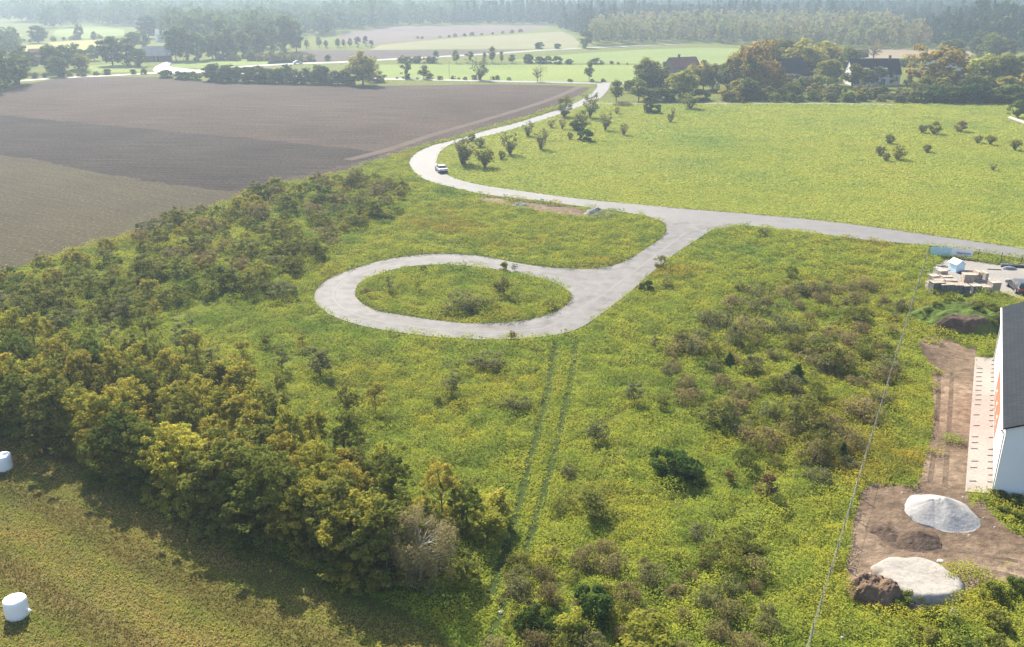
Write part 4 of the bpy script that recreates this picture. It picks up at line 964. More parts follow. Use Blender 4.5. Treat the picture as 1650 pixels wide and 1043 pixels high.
G = 'tall trees in the upper left'
LL = [(8, 142, 62, 1.5, 'grey green tree at the left edge by the lane'), (32, 136, 50, 1.4, 'rounded tree at the left edge beside the lane'), (-6, 152, 34, 1.6, 'dark low tree at the very left edge of the ploughed field'), (40, 118, 45, 1.4, 'dark tree behind the rounded one at the left edge'),
      (84, 118, 48, 1.3, 'dark dome shaped tree leftmost of three tops by the hay field'), (104, 115, 46, 1.2, 'dark dome shaped tree middle of three tops by the hay field'), (126, 112, 42, 1.2, 'dark dome shaped tree right of three tops by the hay field'), (96, 124, 34, 1.5, 'broad bushy tree before the three tops'),
      (182, 106, 52, 1.2, 'big tree left of the barn'), (205, 106, 46, 1.3, 'dark tree directly left of the barn'), (226, 108, 30, 1.5, 'lower tree against the barn gable'), (152, 98, 28, 1.3, 'small pale tree left of the barn group'), (232, 78, 30, 1.3, 'tree behind the barn roof'), (215, 80, 30, 1.4, 'second tree behind the barn roof'),
      (284, 98, 62, .8, 'tallest tree right of the barn'), (302, 98, 58, .9, 'tall tree second right of the barn'), (320, 98, 46, 1.2, 'broad tree third right of the barn'), (343, 96, 44, 1.1, 'hazy tree in the middle of the tall group'), (368, 95, 50, 1.0, 'tall hazy tree in the middle of the tall group'), (392, 92, 44, 1.2, 'broad hazy tree in the tall group'),
      (418, 90, 46, 1.1, 'hazy tree left of the right hand tall trees'), (438, 86, 54, .8, 'slim tall tree near the right end of the tall group'), (460, 84, 62, .85, 'highest tree near the right end of the tall group'), (478, 84, 56, .9, 'rightmost dark tree of the tall group'), (360, 88, 60, .9, 'tall tree at the back of the tall group'), (410, 86, 56, 1.0, 'tree at the back right of the tall group'),
      (240, 62, 42, 1.5, 'dark far tree above the barn'), (128, 63, 24, .9, 'lone hazy tree between the far left meadows'), (152, 64, 14, .9, 'small lone hazy tree beside the far left hedge'), (62, 70, 32, 1.6, 'dark far clump of a tree at the left edge of the hay field')]
for i, a in enumerate(LL): T('tall_tree', a[0], a[1], a[2], a[4], G, a[3], i)
T('yellow_tree', 134, 116, 34, 'yellowish tree before the three dark tops', G, 1.1, 0)
row('far_shrub', [(345, 98), (440, 98), (530, 99)], 9, (7, 15), [s.replace('in the overgrown strip before the houses', 'pale at the feet of the tall hazy trees') for s in SH], 'shrubs under the tall trees', 1, seed=19)
row('far_shrub', [(40, 128), (120, 124), (250, 118)], 17, (5, 12), [s.replace('in the overgrown strip before the houses', 'along the lane at the top left') for s in SH], 'shrubs along the lane', 1, seed=20)
row('slim_tree', [(495, 78), (570, 76), (612, 76)], 9, (12, 20), ['small pale tree in the row left of the far stubble field', 'small grey tree in the row left of the far stubble field'], 'tree row by the far stubble field', 1, (1.0, 1.5), 'broadleaf_tree', 'tree', seed=22, parts=False)
row('far_shrub', [(660, 64), (760, 58), (850, 52)], 11, (3, 6), [s.replace('in the overgrown strip before the houses', 'on the line between the far pale and pink fields') for s in SH], 'shrubs between the far fields', .5, seed=23)
row('far_shrub', [(0, 70), (60, 67), (170, 62)], 9, (4, 9), [s.replace('in the overgrown strip before the houses', 'on the hedge line of the far left meadows') for s in SH], 'shrubs of the far left hedge', .6, seed=24)

# ------------------------------------------------------------------ far woods: masses of trees nobody could count
def wood_mesh(name, pts, hts, wid, n, mat, conifer, seed, label, leaf=0.075):
    rs = np.random.RandomState(seed); N = len(pts)
    P_ = np.array(pts)[:, None, :]; h = np.array(hts)[:, None]; w_ = h * wid * rs.uniform(.8, 1.25, (N, 1))
    d = rs.normal(size=(N, n, 3)); d /= np.linalg.norm(d, axis=2)[..., None]
    if conifer:
        zt = rs.uniform(0.02, 1, (N, n)) ** 1.25; rad = (1 - zt) * rs.uniform(.55, 1.05, (N, n)) + 0.02
        az = rs.uniform(0, 2 * PI, (N, n)); ox = np.cos(az) * rad; oy = np.sin(az) * rad; oz = 0.12 + 0.88 * zt
    else:
        lum = 1 + 0.25 * np.sin(d[..., 0] * 5 + rs.uniform(0, 6, (N, 1))) * np.sin(d[..., 2] * 4 + rs.uniform(0, 6, (N, 1)))
        rr = rs.uniform(.5, 1, (N, n)) ** .5 * lum; ox = d[..., 0] * rr; oy = d[..., 1] * rr; oz = 0.56 + 0.44 * d[..., 2] * rr
    C = np.stack([P_[..., 0] + ox * w_, P_[..., 1] + oy * w_, np.maximum(0.3, oz * h)], -1).reshape(-1, 3)
    size = np.repeat(h * leaf, n, axis=1).ravel()
    nr = rs.normal(size=C.shape); nrm = nr * .5 + d.reshape(-1, 3) * .6; nrm /= np.linalg.norm(nrm, axis=1)[:, None]
    t = np.cross(nrm, rs.normal(size=C.shape)); t /= np.linalg.norm(t, axis=1)[:, None]; b = np.cross(nrm, t)
    s = (size * rs.uniform(.6, 1.4, len(C)))[:, None]
    V = np.stack([C - t * s, C + b * s * .7, C + t * s, C - b * s * .7], 1).reshape(-1, 3)
    V[:, 2] = np.maximum(V[:, 2], 0.02)
    o = link(name, mesh_np(name, V, quads(V), [mat])); o['kind'] = 'stuff'; o['label'] = label
    return o


def far_pts(poly_px, s0, seed, noise_cut=None, exclude=()):
    rs = np.random.RandomState(seed); poly = W(poly_px)
    xs = [p.x for p in poly]; ys = [p.y for p in poly]; out = []
    y = min(ys)
    while y < max(ys):
        s = s0 * (0.6 + y / 1150.0)
        x = np.arange(min(xs), max(xs), s); x = x + rs.uniform(-.5, .5, x.size) * s; yy = y + rs.uniform(-.5, .5, x.size) * s
        k = inside(poly, x, yy)
        for e in exclude: k &= ~inside(e, x, yy)
        if noise_cut: k &= fbm(x, yy * 0.6, noise_cut[0], seed + 5, 3) > noise_cut[1]
        out += list(zip(x[k], yy[k])); y += s
    return [(a, b, 0) for a, b in out]


M['wood_con'] = mat_leaf('conifer_wood', [(0.022, 0.042, 0.018), (0.035, 0.055, 0.020), (0.060, 0.075, 0.026)], 0.15, None, 0, 0.02)
M['wood_mix'] = mat_leaf('mixed_wood', [(0.035, 0.055, 0.020), (0.055, 0.075, 0.025), (0.085, 0.09, 0.030)], 0.25, None, 0, 0.02)
M['wood_birch'] = mat_leaf('birch_wood', [(0.075, 0.095, 0.035), (0.12, 0.12, 0.045), (0.18, 0.125, 0.06)], 0.3, None, 0, 0.03)
BIRCH = [(950, 76), (1000, 73), (1100, 69), (1160, 70), (1250, 76), (1330, 78), (1425, 78.5), (1500, 78), (1480, 62), (1400, 53), (1200, 50), (1000, 52), (955, 60)]
CONI = [(700, 41), (780, 39), (890, 41), (906, 50), (940, 60), (955, 59), (1000, 51), (1200, 49), (1400, 52), (1482, 62), (1510, 78), (1570, 82), (1650, 84), (1800, 86), (2200, 60), (2200, 8), (1650, 9), (1300, 11), (1000, 17), (780, 30)]
rs_ = np.random.RandomState(3)
p_ = far_pts(BIRCH, 6.0, 41); wood_mesh('birch_wood', p_, rs_.uniform(9, 15, len(p_)) * (.6 + .8 * fbm(np.array([q[0] for q in p_]), np.array([q[1] for q in p_]), 45, 61)), .17, 70, M['wood_birch'], False, 42, 'pale birch wood with rusty tops behind the far green field')
p_ = far_pts(CONI, 7.0, 43); wood_mesh('conifer_forest', p_, rs_.uniform(9, 19, len(p_)) * (.5 + 1.0 * fbm(np.array([q[0] for q in p_]), np.array([q[1] for q in p_]), 60, 62)), .19, 64, M['wood_con'], True, 44, 'dark hazy conifer forest across the upper right', 0.085)
ex = [v[0] for v in GREENS.values()]
LEFTW = [(-500, 60), (-60, 47), (0, 50), (90, 45), (180, 42), (240, 44), (262, 60), (270, 75), (330, 82), (480, 78), (500, 64), (556, 53), (620, 42), (700, 41), (780, 36), (780, 2), (300, -6), (-700, -6)]
p_ = far_pts(LEFTW, 7.5, 45, (90, 0.36), ex); wood_mesh('mixed_woodland', p_, rs_.uniform(9, 19, len(p_)) * (.5 + 1.0 * fbm(np.array([q[0] for q in p_]), np.array([q[1] for q in p_]), 60, 63)), .30, 60, M['wood_mix'], False, 46, 'hazy mixed woodland in the upper left distance', 0.10)
FARW = [(-700, 6), (700, 16), (900, 18), (1300, 12), (1700, 9), (2300, 8), (2600, -9), (-1000, -9)]
p_ = far_pts(FARW, 8.5, 47, (160, 0.34)); wood_mesh('horizon_woodland', p_, rs_.uniform(9, 18, len(p_)), .30, 40, M['wood_mix'], False, 48, 'faint bluish woodland along the top of the picture', 0.12)
p_ = far_pts([(-400, 118), (-40, 118), (-20, 96), (20, 90), (60, 80), (20, 72), (-400, 74)], 8, 49, (50, .45), ex); wood_mesh('left_woodland', p_, rs_.uniform(7, 12, len(p_)), .33, 90, M['wood_mix'], False, 50, 'hazy wood at the left edge behind the lane', 0.09)
print('plants done')

# ------------------------------------------------------------------ buildings
M['white'] = mat_flat('white_plaster', (0.58, 0.57, 0.55), 0.8, 0.2, var=0.05, sc=0.6)
M['slate'] = mat_noise('dark_slate', [(0.6, 4, [(0.018, 0.021, 0.027), (0.028, 0.031, 0.038)]), (5, 3, [(0.85, 0.85, 0.85), (1.15, 1.15, 1.15)])], 0.95, spec=0.03)
M['redtile'] = mat_noise('red_tiles', [(0.6, 4, [(0.16, 0.05, 0.035), (0.22, 0.075, 0.05)])], 0.8)
M['greyroof'] = mat_noise('grey_roof', [(0.4, 4, [(0.20, 0.19, 0.185), (0.26, 0.25, 0.24)])], 0.8)
M['glass'] = mat_flat('window_glass', (0.03, 0.035, 0.045), 0.12, 0.6)
M['timber'] = mat_flat('dark_timber', (0.10, 0.07, 0.055), 0.85, 0.2)
M['brick'] = mat_flat('chimney_brick', (0.10, 0.08, 0.07), 0.9, 0.1)
M['greywood'] = mat_flat('grey_boards', (0.20, 0.20, 0.20), 0.85, 0.2)


def house(name, label, p0, p1, depth, eave, ridge, wall, roof, windows=(), doors=(), dormers=(), chimney=None, gable_vent=False):
    d = p1 - p0; L = d.length; ang = math.atan2(d.y, d.x)
    r = empty(name, p0, ang); tag(r, label, 'house')
    MB().prism([(0, 0), (depth, 0), (depth, eave), (depth / 2, ridge - .16), (0, eave)], 'x', 0, L).build('wall', wall, r)
    ov = .35; sl = (ridge - eave) / (depth / 2); t = .14
    rm = MB()
    rm.prism([(-ov, eave - ov * sl), (depth / 2, ridge), (depth / 2, ridge + t), (-ov, eave - ov * sl + t)], 'x', -.3, L + .3)
    rm.prism([(depth + ov, eave - ov * sl), (depth + ov, eave - ov * sl + t), (depth / 2 + .001, ridge + t), (depth / 2 + .001, ridge)], 'x', -.3, L + .3)
    ro = rm.build('roof', roof, r)
    if chimney is not None:
        MB().box(chimney - .35, chimney + .35, depth / 2 - .5, depth / 2 + .3, ridge - .4, ridge + 1.1).box(chimney - .45, chimney + .45, depth / 2 - .6, depth / 2 + .4, ridge + 1.1, ridge + 1.25).build('chimney', M['brick'], ro)
    for (x, z, w_, h_) in windows:
        f = MB().box(x - .08, x + w_ + .08, -.05, .02, z - .08, z + h_ + .08).build('window', M['white'], r)
        MB().box(x, x + w_ / 2 - .04, -.075, -.03, z, z + h_).box(x + w_ / 2 + .04, x + w_, -.075, -.03, z, z + h_).build('pane', M['glass'], f)
    for (x, w_, h_) in doors:
        dd = MB().box(x, x + w_, -.07, .02, .15, h_).build('door', M['glass'], r)
        MB().box(x + w_ / 2 - .04, x + w_ / 2 + .04, -.10, -.05, .15, h_).build('door_post', M['white'], dd)
    for x in dormers:
        z = eave + .35; y = .35
        dm = MB().prism([(x, z), (x + 2.0, z), (x + 2.0, z + 1.25), (x, z + 1.25)], 'y', y, y + 2.6).build('dormer', M['white'], r)
        MB().box(x - .2, x + 2.2, y - .25, y + 2.7, z + 1.25, z + 1.42).build('dormer_roof', M['white'], dm)
        MB().box(x + .25, x + .92, y - .03, y + .05, z + .25, z + 1.05).box(x + 1.08, x + 1.75, y - .03, y + .05, z + .25, z + 1.05).build('pane', M['glass'], dm)
    return r


a = at(1371, 138); b = at(1449, 138); Lh = (b - a).length
house('white_house', 'long white house with dark slate roof and two white dormers behind the shrubs', a, b, 8.5, 4.3, 9.0, M['white'], M['slate'],
      windows=[(Lh * f - .6, 2.9, 1.3, 1.1) for f in (.10, .27, .44, .63, .80)] + [(Lh * f - .6, .8, 1.3, 1.3) for f in (.10, .27, .44, .82)], doors=[(Lh * .61, 1.5, 2.3)], dormers=[Lh * .27 - .8, Lh * .64 - .8], chimney=Lh * .82)
a = at(1262, 138); b = at(1302, 136); Lh = (b - a).length
house('dark_roofed_house', 'house with a big steep dark roof among the autumn trees', a, b, 9.5, 3.0, 9.0, M['greywood'], M['slate'], windows=[(1.2, 1.0, 1.2, 1.2), (4.2, 1.0, 1.2, 1.2)], doors=[(3.0, .9, 2.1)])
a = at(1086, 122); b = at(1128, 120); Lh = (b - a).length
house('red_cottage', 'cottage with a dull red tiled roof and a chimney left of the autumn group', a, b, 8, 3.0, 6.6, M['timber'], M['redtile'], windows=[(1.2, 1.0, 1.1, 1.1), (4.4, 1.0, 1.1, 1.1)], chimney=4.5)
a = at(1531, 128); b = at(1553, 124)
house('grey_roofed_house', 'white gabled house with pale grey roof half hidden by the big orange topped tree', a + Vector((0, 0, 0)), b, 12, 4.2, 8.6, M['white'], M['greyroof'], windows=[(1.0, 1.2, 1.2, 1.2)])
a = at(233, 100); b = at(276, 99)
house('barn', 'low dark timber barn beside the tall hazy trees', a, b, 10, 2.8, 6.6, M['timber'], M['greyroof'], doors=[(4, 2.5, 2.5)])
a = at(52, 104); b = at(76, 103)
house('red_farm_shed', 'dull red shed half hidden by trees at the left edge', a, b, 9, 3.2, 6.4, mat_flat('red_boards', (0.22, 0.07, 0.05), .85, .1), M['redtile'], windows=[(1.5, 1.2, 1.1, 1.0)])
a = at(255, 68); b = at(272, 67.5)
house('pale_far_building', 'pale hazy building behind the tall trees above the barn', a, b, 10, 4.5, 7.5, M['white'], M['greyroof'], windows=[(2, 1.5, 1.3, 1.3)])

# new white building at the right edge
A = at(1600, 797); B = at(1603, 580)
ax = (B - A); Lb = ax.length; ax.normalize(); px_ = Vector((ax.y, -ax.x, 0))
hb_ = 5.0
for _ in range(8):
    hb_ *= (797 - 690) / (797 - proj(A.x, A.y, hb_)[1])
hb = hb_
bl_r = empty('new_building', A, math.atan2(ax.y, ax.x)); tag(bl_r, 'new white building with dark slate roof and a red wall section at the right edge', 'building')
# local x runs along the wall away from the viewer, local y to the left (outwards is +y)
DW = 9.0; rise = 2.2; sl = rise / (DW / 2)
GREYW = mat_flat('pale_render', (0.60, 0.62, 0.65), 0.85, 0.15, var=0.03, sc=0.4)
MB().prism([(0, .25), (-DW, .25), (-DW, hb), (-DW / 2, hb + rise - .2), (0, hb)], 'x', 0.0, Lb).build('wall', GREYW, bl_r)
MB().box(-.05, Lb + .05, -DW - .05, .05, -.1, .25).build('plinth', mat_flat('concrete_plinth', (.30, .30, .30), .9, .1), bl_r)
RT = .16; ov = .28
rm = MB(); rm.prism([(ov, hb - ov * sl + .02), (-DW / 2, hb + rise), (-DW / 2, hb + rise + RT), (ov, hb - ov * sl + RT)], 'x', -.22, Lb + .22)
rm.prism([(-DW - ov, hb - ov * sl + .02), (-DW - ov, hb - ov * sl + RT), (-DW / 2 - .001, hb + rise + RT), (-DW / 2 - .001, hb + rise)], 'x', -.22, Lb + .22)
SHING, nts, bss = new_mat('roof_shingles')
tcx = nts.nodes.new('ShaderNodeTexCoord'); bk = nts.nodes.new('ShaderNodeTexBrick'); bk.inputs['Scale'].default_value = 1.6
bk.inputs['Color1'].default_value = (.022, .026, .031, 1); bk.inputs['Color2'].default_value = (.030, .034, .040, 1); bk.inputs['Mortar'].default_value = (.012, .014, .017, 1)
bk.inputs['Mortar Size'].default_value = .025; bk.inputs['Row Height'].default_value = .45; bk.inputs['Brick Width'].default_value = .9
mpx = nts.nodes.new('ShaderNodeMapping'); mpx.inputs['Rotation'].default_value = (0, 0, PI / 2)
nts.links.new(tcx.outputs['Object'], mpx.inputs[0]); nts.links.new(mpx.outputs[0], bk.inputs['Vector']); nts.links.new(bk.outputs[0], bss.inputs['Base Color']); bss.inputs['Roughness'].default_value = .95; bss.inputs['Specular IOR Level'].default_value = .03
rf = rm.build('roof', SHING, bl_r)
MB().box(-.25, Lb + .25, ov - .01, ov + .13, hb - ov * sl - .08, hb - ov * sl + .06).build('gutter', M['white'], rf)
for xx in (.12, Lb - .15):
    MB().tube([(xx, ov + .05, hb - .25), (xx, .12, hb - .55), (xx, .10, .3), (xx, .25, .12)], .05, 8).build('downpipe', M['white'], bl_r)
MB().box(.02, Lb * .30, .004, .03, .3, hb - .12).build('cladding', M['white'], bl_r)
MB().box(Lb * .66, Lb - .02, .004, .03, .3, hb - .12).build('cladding', M['white'], bl_r)
REDC = mat_flat('red_cladding', (0.52, 0.12, 0.07), 0.7, 0.2, var=.06)
tag(MB().box(Lb * .305, Lb * .655, .004, .035, .3, hb - .12).build('cladding', REDC, bl_r), 'red middle section of the long wall')
for fx in (.36, .46, .56):
    for z in (.9, 3.4):
        f = MB().box(Lb * fx, Lb * fx + .6, .03, .07, z, z + .8).build('window', M['white'], bl_r)
        MB().box(Lb * fx + .1, Lb * fx + .5, .06, .078, z + .1, z + .7).build('pane', mat_flat('pale_pane', (.35, .38, .42), .15, .6), f)
for fx in (.08, .2, .74, .88):
    for z in (.9, 3.4):
        f = MB().box(Lb * fx, Lb * fx + 1.1, .02, .06, z, z + 1.3).build('window', M['white'], bl_r)
        MB().box(Lb * fx + .12, Lb * fx + .98, .05, .068, z + .12, z + 1.18).build('pane', bpy.data.materials['pale_pane'], f)

# joist blocks lying in two rows on the paving base
blk = MB().box(-.26, .26, -.03, .03, 0, .05).box(-.26, -.20, -.06, .06, 0, .03).box(.20, .26, -.06, .06, 0, .03).mesh('timber_block', mat_flat('grey_block', (.22, .19, .17), .9, .1))
PA, PB, PC, PD = at(1572, 578), at(1605, 579), at(1600, 795), at(1557, 793)
n_bl = 25
for i in range(n_bl):
    t = (i + .5) / n_bl
    for side in (0, 1):
        if RNG.random() < .12: continue
        a = PA.lerp(PD, t); b = PB.lerp(PC, t); q = a.lerp(b, (.22 if side == 0 else .90) + RNG.uniform(-.03, .03))
        o = link('timber_block', blk, None, (q.x, q.y, .055)); o.rotation_euler = (0, 0, RNG.uniform(-.08, .08))
        tag(o, 'small grey block in the left row on the pale stone strip' if side == 0 else 'small grey block in the row along the foot of the white building', 'block', 'blocks laid out on the stone strip')

# ------------------------------------------------------------------ heaps
def heap(name, label, cat, c, rx, ry, h, mat, seed, peaks=None, rough=.12, rz=0.0, plateau=0.0, grain=1.3, n=110, sharp=1.0, kind=None):
    u = np.linspace(-1.08, 1.08, n); gx, gy = np.meshgrid(u, u)
    th = np.arctan2(gy, gx); r = np.hypot(gx, gy)
    edge = 1 + 0.16 * (vnoise(np.cos(th) * 2 + 9, np.sin(th) * 2 + 9, 1, seed) - .5) * 2 + .06 * (vnoise(np.cos(th) * 6 + 9, np.sin(th) * 6 + 9, 1, seed + 1) - .5)
    q = np.clip(1 - r / edge, -0.3, 1)
    if plateau: z = np.clip(q / (1 - plateau), -.3, 1); z = np.where(z > 0, 1 - (1 - z) ** 2, z)
    else: z = np.where(q > 0, np.power(np.maximum(q, 0), sharp), q)
    if peaks:
        zz = np.zeros_like(z)
        for (px0, py0, amp, wd) in peaks:
            zz = np.maximum(zz, amp * np.clip(1 - np.hypot(gx - px0, gy - py0) / wd, 0, 1))
        z = np.where(q > 0, np.minimum(np.maximum(zz, 0.25 * z), np.clip(q * 3, 0, 1) + .02), z)
    X_ = gx * rx; Y_ = gy * ry
    z = z * (1 - .16 * np.abs(vnoise(th * 1.9 + 20, r * .8, 1, seed + 7) - .5) * np.clip(r * 3, 0, 1)) * h + np.where(q > 0.02, (fbm(X_, Y_, grain, seed + 3, 4) - .5) * rough * 2 * np.clip(q * 4, 0, 1), 0)
    z = np.where(q <= 0, -0.12, z)
    V = np.stack([X_, Y_, z], -1).reshape(-1, 3)
    idx = np.arange(n * n).reshape(n, n)
    Fq = np.stack([idx[:-1, :-1], idx[:-1, 1:], idx[1:, 1:], idx[1:, :-1]], -1).reshape(-1, 4)
    keep = (V[Fq][:, :, 2] > -0.11).any(1)
    o = link(name, mesh_np(name, V, Fq[keep], [mat], None, True), None, (c[0], c[1], 0)); o.rotation_euler = (0, 0, rz)
    return tag(o, label, cat, kind=kind)


M['stone'] = mat_noise('pale_gravel', [(0.35, 4, [(0.24, 0.23, 0.22), (0.30, 0.29, 0.28)]), (6, 5, [(0.8, 0.8, 0.8), (1.12, 1.12, 1.12)])], .95, bmp=(5, .5, .06), spec=.1)
M['stone2'] = mat_noise('pale_crushed_stone', [(0.35, 4, [(0.25, 0.225, 0.195), (0.30, 0.275, 0.24)]), (5, 5, [(0.82, 0.82, 0.82), (1.1, 1.1, 1.1)])], .95, bmp=(5, .5, .06), spec=.1)
M['soil'] = mat_noise('brown_soil', [(0.5, 5, [(0.070, 0.050, 0.037), (0.115, 0.082, 0.060)]), (2.5, 5, [(0.7, 0.7, 0.7), (1.2, 1.2, 1.2)])], 1, bmp=(3, .8, .15), spec=.05)
M['topsoil'] = mat_noise('reddish_soil', [(0.5, 5, [(0.10, 0.065, 0.045), (0.17, 0.115, 0.075)]), (2.5, 5, [(0.7, 0.7, 0.7), (1.25, 1.25, 1.25)])], 1, bmp=(3, .8, .15), spec=.05)
M['rubble'] = mat_noise('grey_rubble', [(1.2, 5, [(0.12, 0.12, 0.12), (0.26, 0.255, 0.25)])], .95, bmp=(3, .9, .2))
c = at(1517, 828); heap('gravel_pile', 'tall pale grey gravel pile beside the white building', 'gravel pile', c, 2.35, 2.3, 1.35, M['stone'], 3, peaks=[(-.30, .12, .86, 1.0), (.05, .05, 1.0, 1.08), (-.1, .1, .95, 1.0)], rough=.10)
c = at(1478, 936); heap('stone_pile', 'flat topped beige crushed stone pile nearest the bottom edge', 'stone pile', c, 2.7, 2.3, .5, M['stone2'], 8, plateau=.80, rough=.09, rz=-.5)
c = at(1410, 958); heap('soil_heap', 'rough brown soil heap left of the flat stone pile', 'soil heap', c, 1.75, 1.35, 1.0, M['topsoil'], 12, plateau=.45, rough=.42, grain=.55)
c = at(1470, 872); heap('soil_heap', 'low dark soil heap with a dug out front between the gravel pile and the fence', 'soil heap', c, 2.0, 1.6, .70, M['soil'], 15, peaks=[(.2, .1, 1.0, .9), (-.6, .3, .5, .5)], rough=.14)
c = at(1428, 858); heap('soil_heap', 'crescent of dark soil left of the low dug out heap', 'soil heap', c, 1.1, 1.7, .42, M['soil'], 18, rough=.16, rz=.5)
c = at(963, 345); heap('rubble_pile', 'grey rubble pile beside the main road', 'rubble pile', c, 2.3, 1.8, 1.15, M['rubble'], 21, rough=.55)
c = at(838, 331); heap('rubble_pile', 'small low grey rubble pile on the bare patch left of the large one', 'rubble pile', c, 1.2, .9, .45, M['rubble'], 22, rough=.3)
# grassy earth bank with a bare dug face
c = at(1552, 520)
heap('earth_bank', 'overgrown earth bank with weeds beside the gravel yard', 'earth bank', c, 6.6, 4.6, 1.8, mat_meadow('bank_grass', (0.075, .105, .024), (.045, .07, .018), (.10, .085, .035)), 25, plateau=.35, rough=.35)
c2 = at(1552, 534)
heap('soil_heap', 'bare brown dug out face on the near side of the earth bank', 'soil heap', c2, 3.2, 1.6, 1.7, M['soil'], 27, plateau=.45, rough=.22)
for i in range(46):
    t = RNG.uniform(0, 2 * PI); rr = RNG.uniform(.2, .95)
    x = c.x + math.cos(t) * rr * 6.2; y = c.y + math.sin(t) * rr * 4.3
    if abs(x - c2.x) < 2.8 and y < c2.y + 1.6: continue
    k_ = 'leafy_weed' if RNG.random() < .75 else 'low_bush'
    o = plant_w(k_, (x, y), RNG.uniform(.35, .7), 'green weed clump growing on the earth bank' if k_ == 'leafy_weed' else 'dry bush growing on the earth bank', 'weed clump' if k_ == 'leafy_weed' else 'bush', 'weeds on the earth bank', 'weed_clump' if k_ == 'leafy_weed' else 'bush', None, .9)
    o.location.z = 1.6 * (1 - max(0, (rr - .3) / .7) ** 2) - .12

# white wrapped stone at the bottom and small litter
def rock(name, label, p, s, mat, seed, cat='stone'):
    rs = np.random.RandomState(seed); mb = []
    import bmesh
    bm = bmesh.new(); bmesh.ops.create_icosphere(bm, subdivisions=2, radius=1)
    for v in bm.verts:
        k = 1 + .25 * (vnoise(np.array([v.co.x * 2 + 5]), np.array([v.co.y * 2 + v.co.z * 3 + 5]), 1, seed)[0] - .5) * 2
        v.co = Vector((v.co.x * s[0] * k, v.co.y * s[1] * k, max(-.3, v.co.z) * s[2] * k))
    me = bpy.data.meshes.new(name); bm.to_mesh(me); bm.free(); me.materials.append(mat)
    return tag(link(name, me, None, (p.x, p.y, s[2] * .2)), label, cat)
M['ash'] = mat_flat('weathered_wood', (.36, .32, .28), .9, .1)
M['pale_rock'] = mat_flat('pale_rock', (.5, .48, .45), .9, .1, sc=3)
rock('boulder', 'pale upright stone in the weeds below the flat stone pile', at(1537, 990), (.22, .16, .42), M['pale_rock'], 2)
rock('boulder', 'pale stone at the right end of the flat stone pile', at(1515, 905), (.22, .16, .12), M['pale_rock'], 3)
rock('boulder', 'small white stone in the dry weeds by the wire fence at the bottom', at(1356, 1029), (.16, .12, .12), M['pale_rock'], 4)
rock('boulder', 'small grey stone in the grass at the bottom beside the wheel tracks', at(807, 988), (.14, .12, .12), M['pale_rock'], 5)
st_ = [rock('scattered_stone', 'small pale stone scattered on the earth round the two stone piles', at(1500, 872), (.06, .05, .04), M['ash'], 31)]
st_[0]['group'] = 'stones scattered round the piles'
for i in range(34):
    a_ = RNG.uniform(0, 2 * PI); big = RNG.random() < .5; cc = at(1517, 828) if big else at(1478, 936); k_ = RNG.uniform(.95, 1.45)
    o = st_[0].copy(); COL.objects.link(o); o.location = (cc.x + math.cos(a_) * 2.4 * k_, cc.y + math.sin(a_) * 2.3 * k_, .02); q_ = RNG.uniform(.5, 1.6); o.scale = (q_, q_, q_); o.rotation_euler = (0, 0, a_ * 5)
# stone wall at the top right corner of the big field
wl = W([(1627, 192), (1640, 197), (1660, 204)])
mw = MB().tube([(p.x, p.y, .35) for p in wl], .45, 7); tag(mw.build('stone_wall', M['ash']), 'low pale stone wall at the top right corner of the big field', 'wall')

# ------------------------------------------------------------------ round bales
M['wrap'] = mat_flat('white_wrap', (0.80, 0.81, 0.83), .4, .4, var=.04, sc=2)
def bale(label, p, rz, flap=False):
    n = 40; prof = [(0.60, 0.0), (.645, .06), (.655, .3), (.66, .65), (.655, 1.0), (.635, 1.16), (.57, 1.235), (.35, 1.26), (0.02, 1.265)]
    V = []; Fq = []
    for j, (r, z) in enumerate(prof):
        for i in range(n):
            a_ = 2 * PI * i / n; k = 1 + .014 * math.sin(a_ * 7 + z * 9) + .01 * math.sin(a_ * 13 - z * 5)
            V.append((r * k * math.cos(a_), r * k * math.sin(a_), z + .02 * math.sin(a_ * 2 + 1) * (z > 1)))
    for j in range(len(prof) - 1):
        for i in range(n): Fq.append((j * n + i, j * n + (i + 1) % n, (j + 1) * n + (i + 1) % n, (j + 1) * n + i))
    me = mesh_np('wrap', np.array(V), np.array(Fq), [M['wrap']], None, True)
    r = empty('hay_bale', (p.x, p.y, 0), rz); tag(r, label, 'hay bale', 'white wrapped bales on the mown field'); link('wrap', me, r)
    if flap: MB().add([(.64, -.1, .5), (.82, -.18, .38), (.86, .05, .33), (.66, .12, .48), (.80, -.05, .46)], [(0, 1, 4), (1, 2, 4), (2, 3, 4), (3, 0, 4)]).build('loose_wrap', M['wrap'], r)
bale('white plastic wrapped bale with a loose flap at the bottom left', at(29, 992), 0.0, True)
bale('white plastic wrapped bale cut by the left edge below the tree belt', at(7, 756), .6)

# ------------------------------------------------------------------ vehicles
M['tyre'] = mat_flat('tyre', (.02, .02, .02), .85, .2); M['rim'] = mat_flat('rim', (.45, .45, .46), .35, .5, .6)
M['tail'] = mat_flat('tail_lamp', (.45, .02, .02), .3, .5); M['lamp'] = mat_flat('head_lamp', (.7, .7, .7), .15, .6); M['plate'] = mat_flat('plate', (.7, .7, .68), .5, .3); M['bumper'] = mat_flat('black_plastic', (.03, .03, .03), .6, .3)


